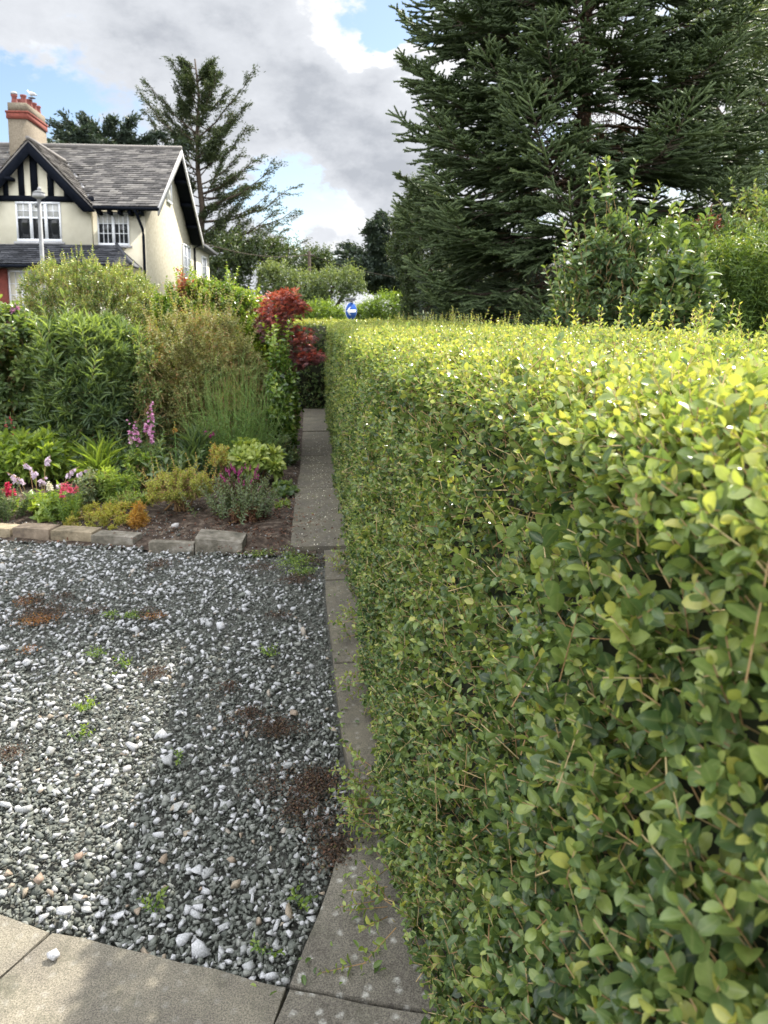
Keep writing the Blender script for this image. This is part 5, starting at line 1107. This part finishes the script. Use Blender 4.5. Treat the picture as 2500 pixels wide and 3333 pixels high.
    lt.prism([(-12, 21.27, 3.0), (-12, 22.5, 3.63), (-12, 22.5, 3.55), (-12, 21.27, 2.93)], (6.4, 0, 0)); lt.prism([(-5.62, 22.50, 3.55), (-5.02, 21.28, 2.96), (-5.02, 22.70, 2.96)], (0, 0, 0.07))
    lo = lt.build('lean_to_roof', M['darkslate'], H)
    h_ = Acc(); h_.tube([(-5.0, 21.23, 3.06), (-5.68, 22.5, 3.70)], 0.05, 6); h_.build('hip_tiles', M['darkslate'], lo)
    b = Acc(); b.tube([(-12, 21.2, 2.97), (-5.0, 21.2, 2.96)], 0.045, 6); b.build('gutter', M['black_paint'], H)
    b = Acc(); b.box(-12, -8.46, 21.6, 22.5, -0.05, 2.93); b.build('brick_pier', M['brick'], H)
    b = Acc(); b.box(-8.455, -5.3, 21.75, 22.5, -0.05, 2.92); b.build('bay_wall', M['render'], H)
    window(H, 'bay_window', (-8.45, 21.74, 1.5), (1, 0, 0), 0.75, 1.38, 2, 1, 0.03, 'white bay window beside the red brick', 0.5, 0, 2, lower_rows=3)
    # chimney
    ch = Acc(); x0, x1, y0, y1 = -9.56, -8.97, 25.3, 27.0
    ch.box(x0, x1, y0, y1, 5.5, 7.82); ch.box(x0 + 0.01, x1 - 0.01, y0 + 0.01, y1 - 0.01, 8.063, 8.32); c = ch.build('chimney', M['pebbledash'], H)
    bd = Acc(); bd.box(x0 - 0.035, x1 + 0.035, y0 - 0.035, y1 + 0.035, 7.822, 8.0); bd.box(x0 - 0.055, x1 + 0.055, y0 - 0.055, y1 + 0.055, 8.001, 8.06); bd.build('brick_band', M['brick'], c)
    for px, py in ((-9.40, 25.5), (-9.12, 25.5), (-9.12, 26.0), (-9.12, 26.38), (-9.12, 26.75), (-9.40, 26.0), (-9.40, 26.6)):
        p = Acc(); p.tube([(px, py, 8.3), (px, py, 8.34), (px, py, 8.42), (px, py, 8.52), (px, py, 8.56), (px, py, 8.60), (px, py, 8.61)], [0.105, 0.10, 0.085, 0.075, 0.10, 0.10, 0.06], 10)
        p.build('chimney_pot', M['potclay'], c, smooth=False)
    p = Acc(); p.tube([(-9.40, 25.5, 8.61), (-9.40, 25.5, 8.645), (-9.40, 25.5, 8.69), (-9.40, 25.5, 8.71)], [0.10, 0.11, 0.07, 0.01], 10); p.build('pot_cover', M['lead'], c)
    p = Acc(); p.tube([(-9.0, 25.9, 8.5), (-9.0, 25.9, 8.62)], 0.012, 5); p.tube([(-9.0, 25.9, 8.62), (-9.0, 25.9, 8.632), (-9.0, 25.9, 8.66)], [0.11, 0.11, 0.03], 10); p.build('cowl', M['steel'], c)
house()

def gull(x, y, z):
    a = Acc(); prof = [(-0.30, 0.015, 0.01), (-0.24, 0.02, 0.025), (-0.15, 0.05, 0.055), (-0.04, 0.065, 0.075), (0.06, 0.062, 0.078), (0.12, 0.085, 0.055), (0.145, 0.125, 0.04), (0.165, 0.155, 0.042), (0.20, 0.165, 0.035), (0.225, 0.16, 0.014), (0.275, 0.15, 0.006)]
    V = []
    for px, pz, r in prof:
        for k in range(10):
            th = k * 0.6283; V.append((x - px * 0.62, y + r * 0.75 * math.cos(th), z + 0.02 + pz * 0.9 + r * 0.8 * math.sin(th)))
    n = len(prof); i = np.arange(n - 1)[:, None] * 10; k = np.arange(10)[None]; k2 = (k + 1) % 10
    tint = np.repeat([0.2, 0.2, 0.25, 0.25, 0.6, 0.95, 1, 1, 1, 0.5, 0.5], 10)
    a.add(V, [np.stack([i + k, i + k2, i + 10 + k2, i + 10 + k], -1).reshape(-1, 4), np.arange(10)[None], (np.arange(10) + (n - 1) * 10)[None]], tint)
    m = plain_mat('gull_feathers', [(0.2, (0.42, 0.43, 0.45)), (0.6, (0.62, 0.62, 0.62)), (0.9, (0.85, 0.84, 0.82))], 0.7, 10, attr=0.9)
    root = a.build('gull', m, None, smooth=True); tag(root, 'grey and white gull standing on the chimney cowl', 'bird')
    lg = Acc()
    for s in (-1, 1): lg.tube([(x, y + 0.02 * s, z - 0.012), (x, y + 0.02 * s, z + 0.05)], 0.004, 4)
    lg.build('legs', M['drygrass'], root)
gull(-9.0, 25.9, 8.68)

# ------------------------------------------------------------------ street furniture and wires
def lamp_post():
    p = PY(87, 427, 17); x, z = p[0] - 0.03, p[2]
    root = thing('street_lamp', 'grey steel street lamp standing in front of the house', 'street lamp', (x, 17, 0))
    a = Acc(); a.tube([(x, 17, -0.05), (x, 17, 1.3), (x, 17, 1.34), (x, 17, z - 0.02)], [0.075, 0.075, 0.05, 0.042], 12); a.build('post', M['steel'], root, smooth=False)
    a = Acc(); a.tube([(x, 17, z - 0.03), (x, 17, z), (x, 17, z + 0.02), (x, 17, z + 0.10)], [0.05, 0.10, 0.135, 0.12], 14); a.build('lantern', M['lead'], root)
    a = Acc(); a.tube([(x, 17, z + 0.10), (x, 17, z + 0.13), (x, 17, z + 0.15)], [0.135, 0.09, 0.05], 14); hd = a.build('lamp_head', M['steel'], root)
    a = Acc(); a.tube([(x + .02, 17, z + 0.15), (x + .02, 17, z + 0.20), (x + .02, 17, z + 0.23)], [0.04, 0.04, 0.01], 10); a.build('photocell', M['lead'], hd)
    a = Acc(); a.box(x - 0.07, x - 0.03, 16.92, 16.96, z - 0.22, z - 0.12); a.build('bracket', M['steel'], root)
lamp_post()

def road_sign():
    Y = 22.0; c = PY(758, 672, Y); x, z = c[0], c[2]
    root = thing('road_sign', 'round blue road sign with a white arrow pointing left', 'road sign', (x, Y, 0))
    mb = plain_mat('sign_blue', [(0.3, (0.012, 0.075, 0.33)), (0.7, (0.016, 0.095, 0.40))], 0.35, 4); mw = M['white_paint']
    a = Acc(); a.tube([(x + .02, Y + 0.07, -0.05), (x + .02, Y + 0.07, z + 0.36)], 0.038, 10); a.build('post', M['steel'], root)
    # the disc is turned away from us so that it looks narrow
    tw = R(47); ex = np.array([math.cos(tw), math.sin(tw), 0]); ez = np.array([0, 0, 1.0]); nn = np.array([math.sin(tw), -math.cos(tw), 0]); o = np.array([x, Y, z]); rd = 0.262
    def disc(acc, r, d0, d1, a_=0.5):
        th = np.linspace(0, 2 * np.pi, 40, endpoint=False); acc.prism([o + ex * r * math.cos(q) + ez * r * math.sin(q) + nn * d1 for q in th], -nn * (d1 - d0), a_)
    a = Acc(); disc(a, rd, 0.0, 0.012); face = a.build('sign_face', mw, root)
    a = Acc(); disc(a, rd * 0.965, 0.012, 0.016); a.build('blue_disc', mb, face)
    ar = [(-0.215, 0), (-0.075, 0.125), (-0.02, 0.125), (-0.02, 0.115), (-0.105, 0.040), (0.205, 0.040), (0.205, -0.040), (-0.105, -0.040), (-0.02, -0.115), (-0.02, -0.125), (-0.075, -0.125)]
    a = Acc(); a.prism([o + ex * q[0] + ez * q[1] + nn * 0.020 for q in ar], -nn * 0.004); a.build('arrow', mw, face)
    a = Acc(); zz = z - 0.27; hw = 0.27
    a.prism([o + ex * sx * hw + ez * (q - z) + nn * 0.012 for sx, q in ((-1, zz - 0.17), (1, zz - 0.17), (1, zz), (-1, zz))], -nn * 0.012); pl = a.build('plate', mw, root)
    cu = bpy.data.curves.new('lettering', 'FONT'); cu.body = 'One way'; cu.size = 0.135; cu.align_x = 'CENTER'; cu.align_y = 'CENTER'; cu.extrude = 0.002
    tmp = bpy.data.objects.new('lettering_curve', cu); COL.objects.link(tmp)
    me = bpy.data.meshes.new_from_object(tmp.evaluated_get(bpy.context.evaluated_depsgraph_get())); me.name = 'lettering'; bpy.data.objects.remove(tmp)
    q = o + nn * 0.0145 + ez * (zz - 0.085 - z) - np.array(parent_origin(pl))
    for v in me.vertices:
        c_ = v.co.copy(); v.co = Vector(q + ex * c_[0] + ez * c_[1] + nn * c_[2])
    me.materials.clear(); me.materials.append(M['black_paint']); to = bpy.data.objects.new('lettering', me); COL.objects.link(to); to.parent = pl
    a = Acc(); a.box(x - 0.17, x + 0.14, Y - 0.05, Y + 0.12, z + 0.345, z + 0.385); a.box(x - 0.03, x + 0.12, Y - 0.04, Y + 0.11, z + 0.29, z + 0.343); a.build('sign_light', M['steel'], root)
road_sign()

def pole():
    Y = 40.0; p = PY(668, 555, Y); x = p[0]; root = thing('telegraph_pole', 'slim grey pole carrying the overhead cable', 'pole', (x, Y, 0))
    a = Acc(); a.tube([(x, Y, -0.1), (x, Y, p[2] + 0.3)], [0.11, 0.08], 8); a.build('post', M['bark'], root)
    b = Acc(); b.box(x - 0.3, x + 0.3, Y - 0.04, Y + 0.04, p[2] + 0.05, p[2] + 0.12); b.build('crossarm', M['bark'], root)
    return np.array([x, Y, p[2] + 0.13])
pt = pole()
def cable(name, label, A, B, sag, r=0.018):
    a = Acc(); t_ = np.linspace(0, 1, 20)[:, None]; P = A + (B - A) * t_; P[:, 2] -= (4 * sag * t_ * (1 - t_))[:, 0]
    a.tube(P, r * 0.7, 5); tag(a.build(name, M['bark']), label, 'cable')
cable('overhead_cable', 'thick sagging cable leaving the back corner of the house', np.array([-4.42, 30.9, 4.55]), pt, 0.3, 0.022)
q = PY(900, 606, 30.0)
cable('overhead_cable', 'thin cable running from the slim pole towards the fir', pt, q, 0.15, 0.012)
# terracotta roof corner glimpsed by the foot of the fir
def outbuilding():
    c = PY(912, 682, 17.0); root = thing('garden_shed', 'corner of a low building with an orange roof between hedge and fir', 'shed', (c[0], 17, 0)); a = Acc()
    a.box(c[0] - 0.15, c[0] + 0.3, 17.0, 18.5, -0.05, c[2] - 0.12); a.build('wall', M['pebbledash'], root); r = Acc()
    r.prism([(c[0] - 0.3, 16.85, c[2] - 0.14), (c[0] + 0.4, 16.85, c[2] - 0.12), (c[0] + 0.4, 17.75, c[2] + 0.2), (c[0] + 0.1, 17.75, c[2] + 0.2)], (0, 0.9, -0.02))
    r.build('roof', plain_mat('orange_tile', [(0.3, (0.36, 0.13, 0.07)), (0.7, (0.48, 0.19, 0.11))], 0.8, 10), root)
outbuilding()
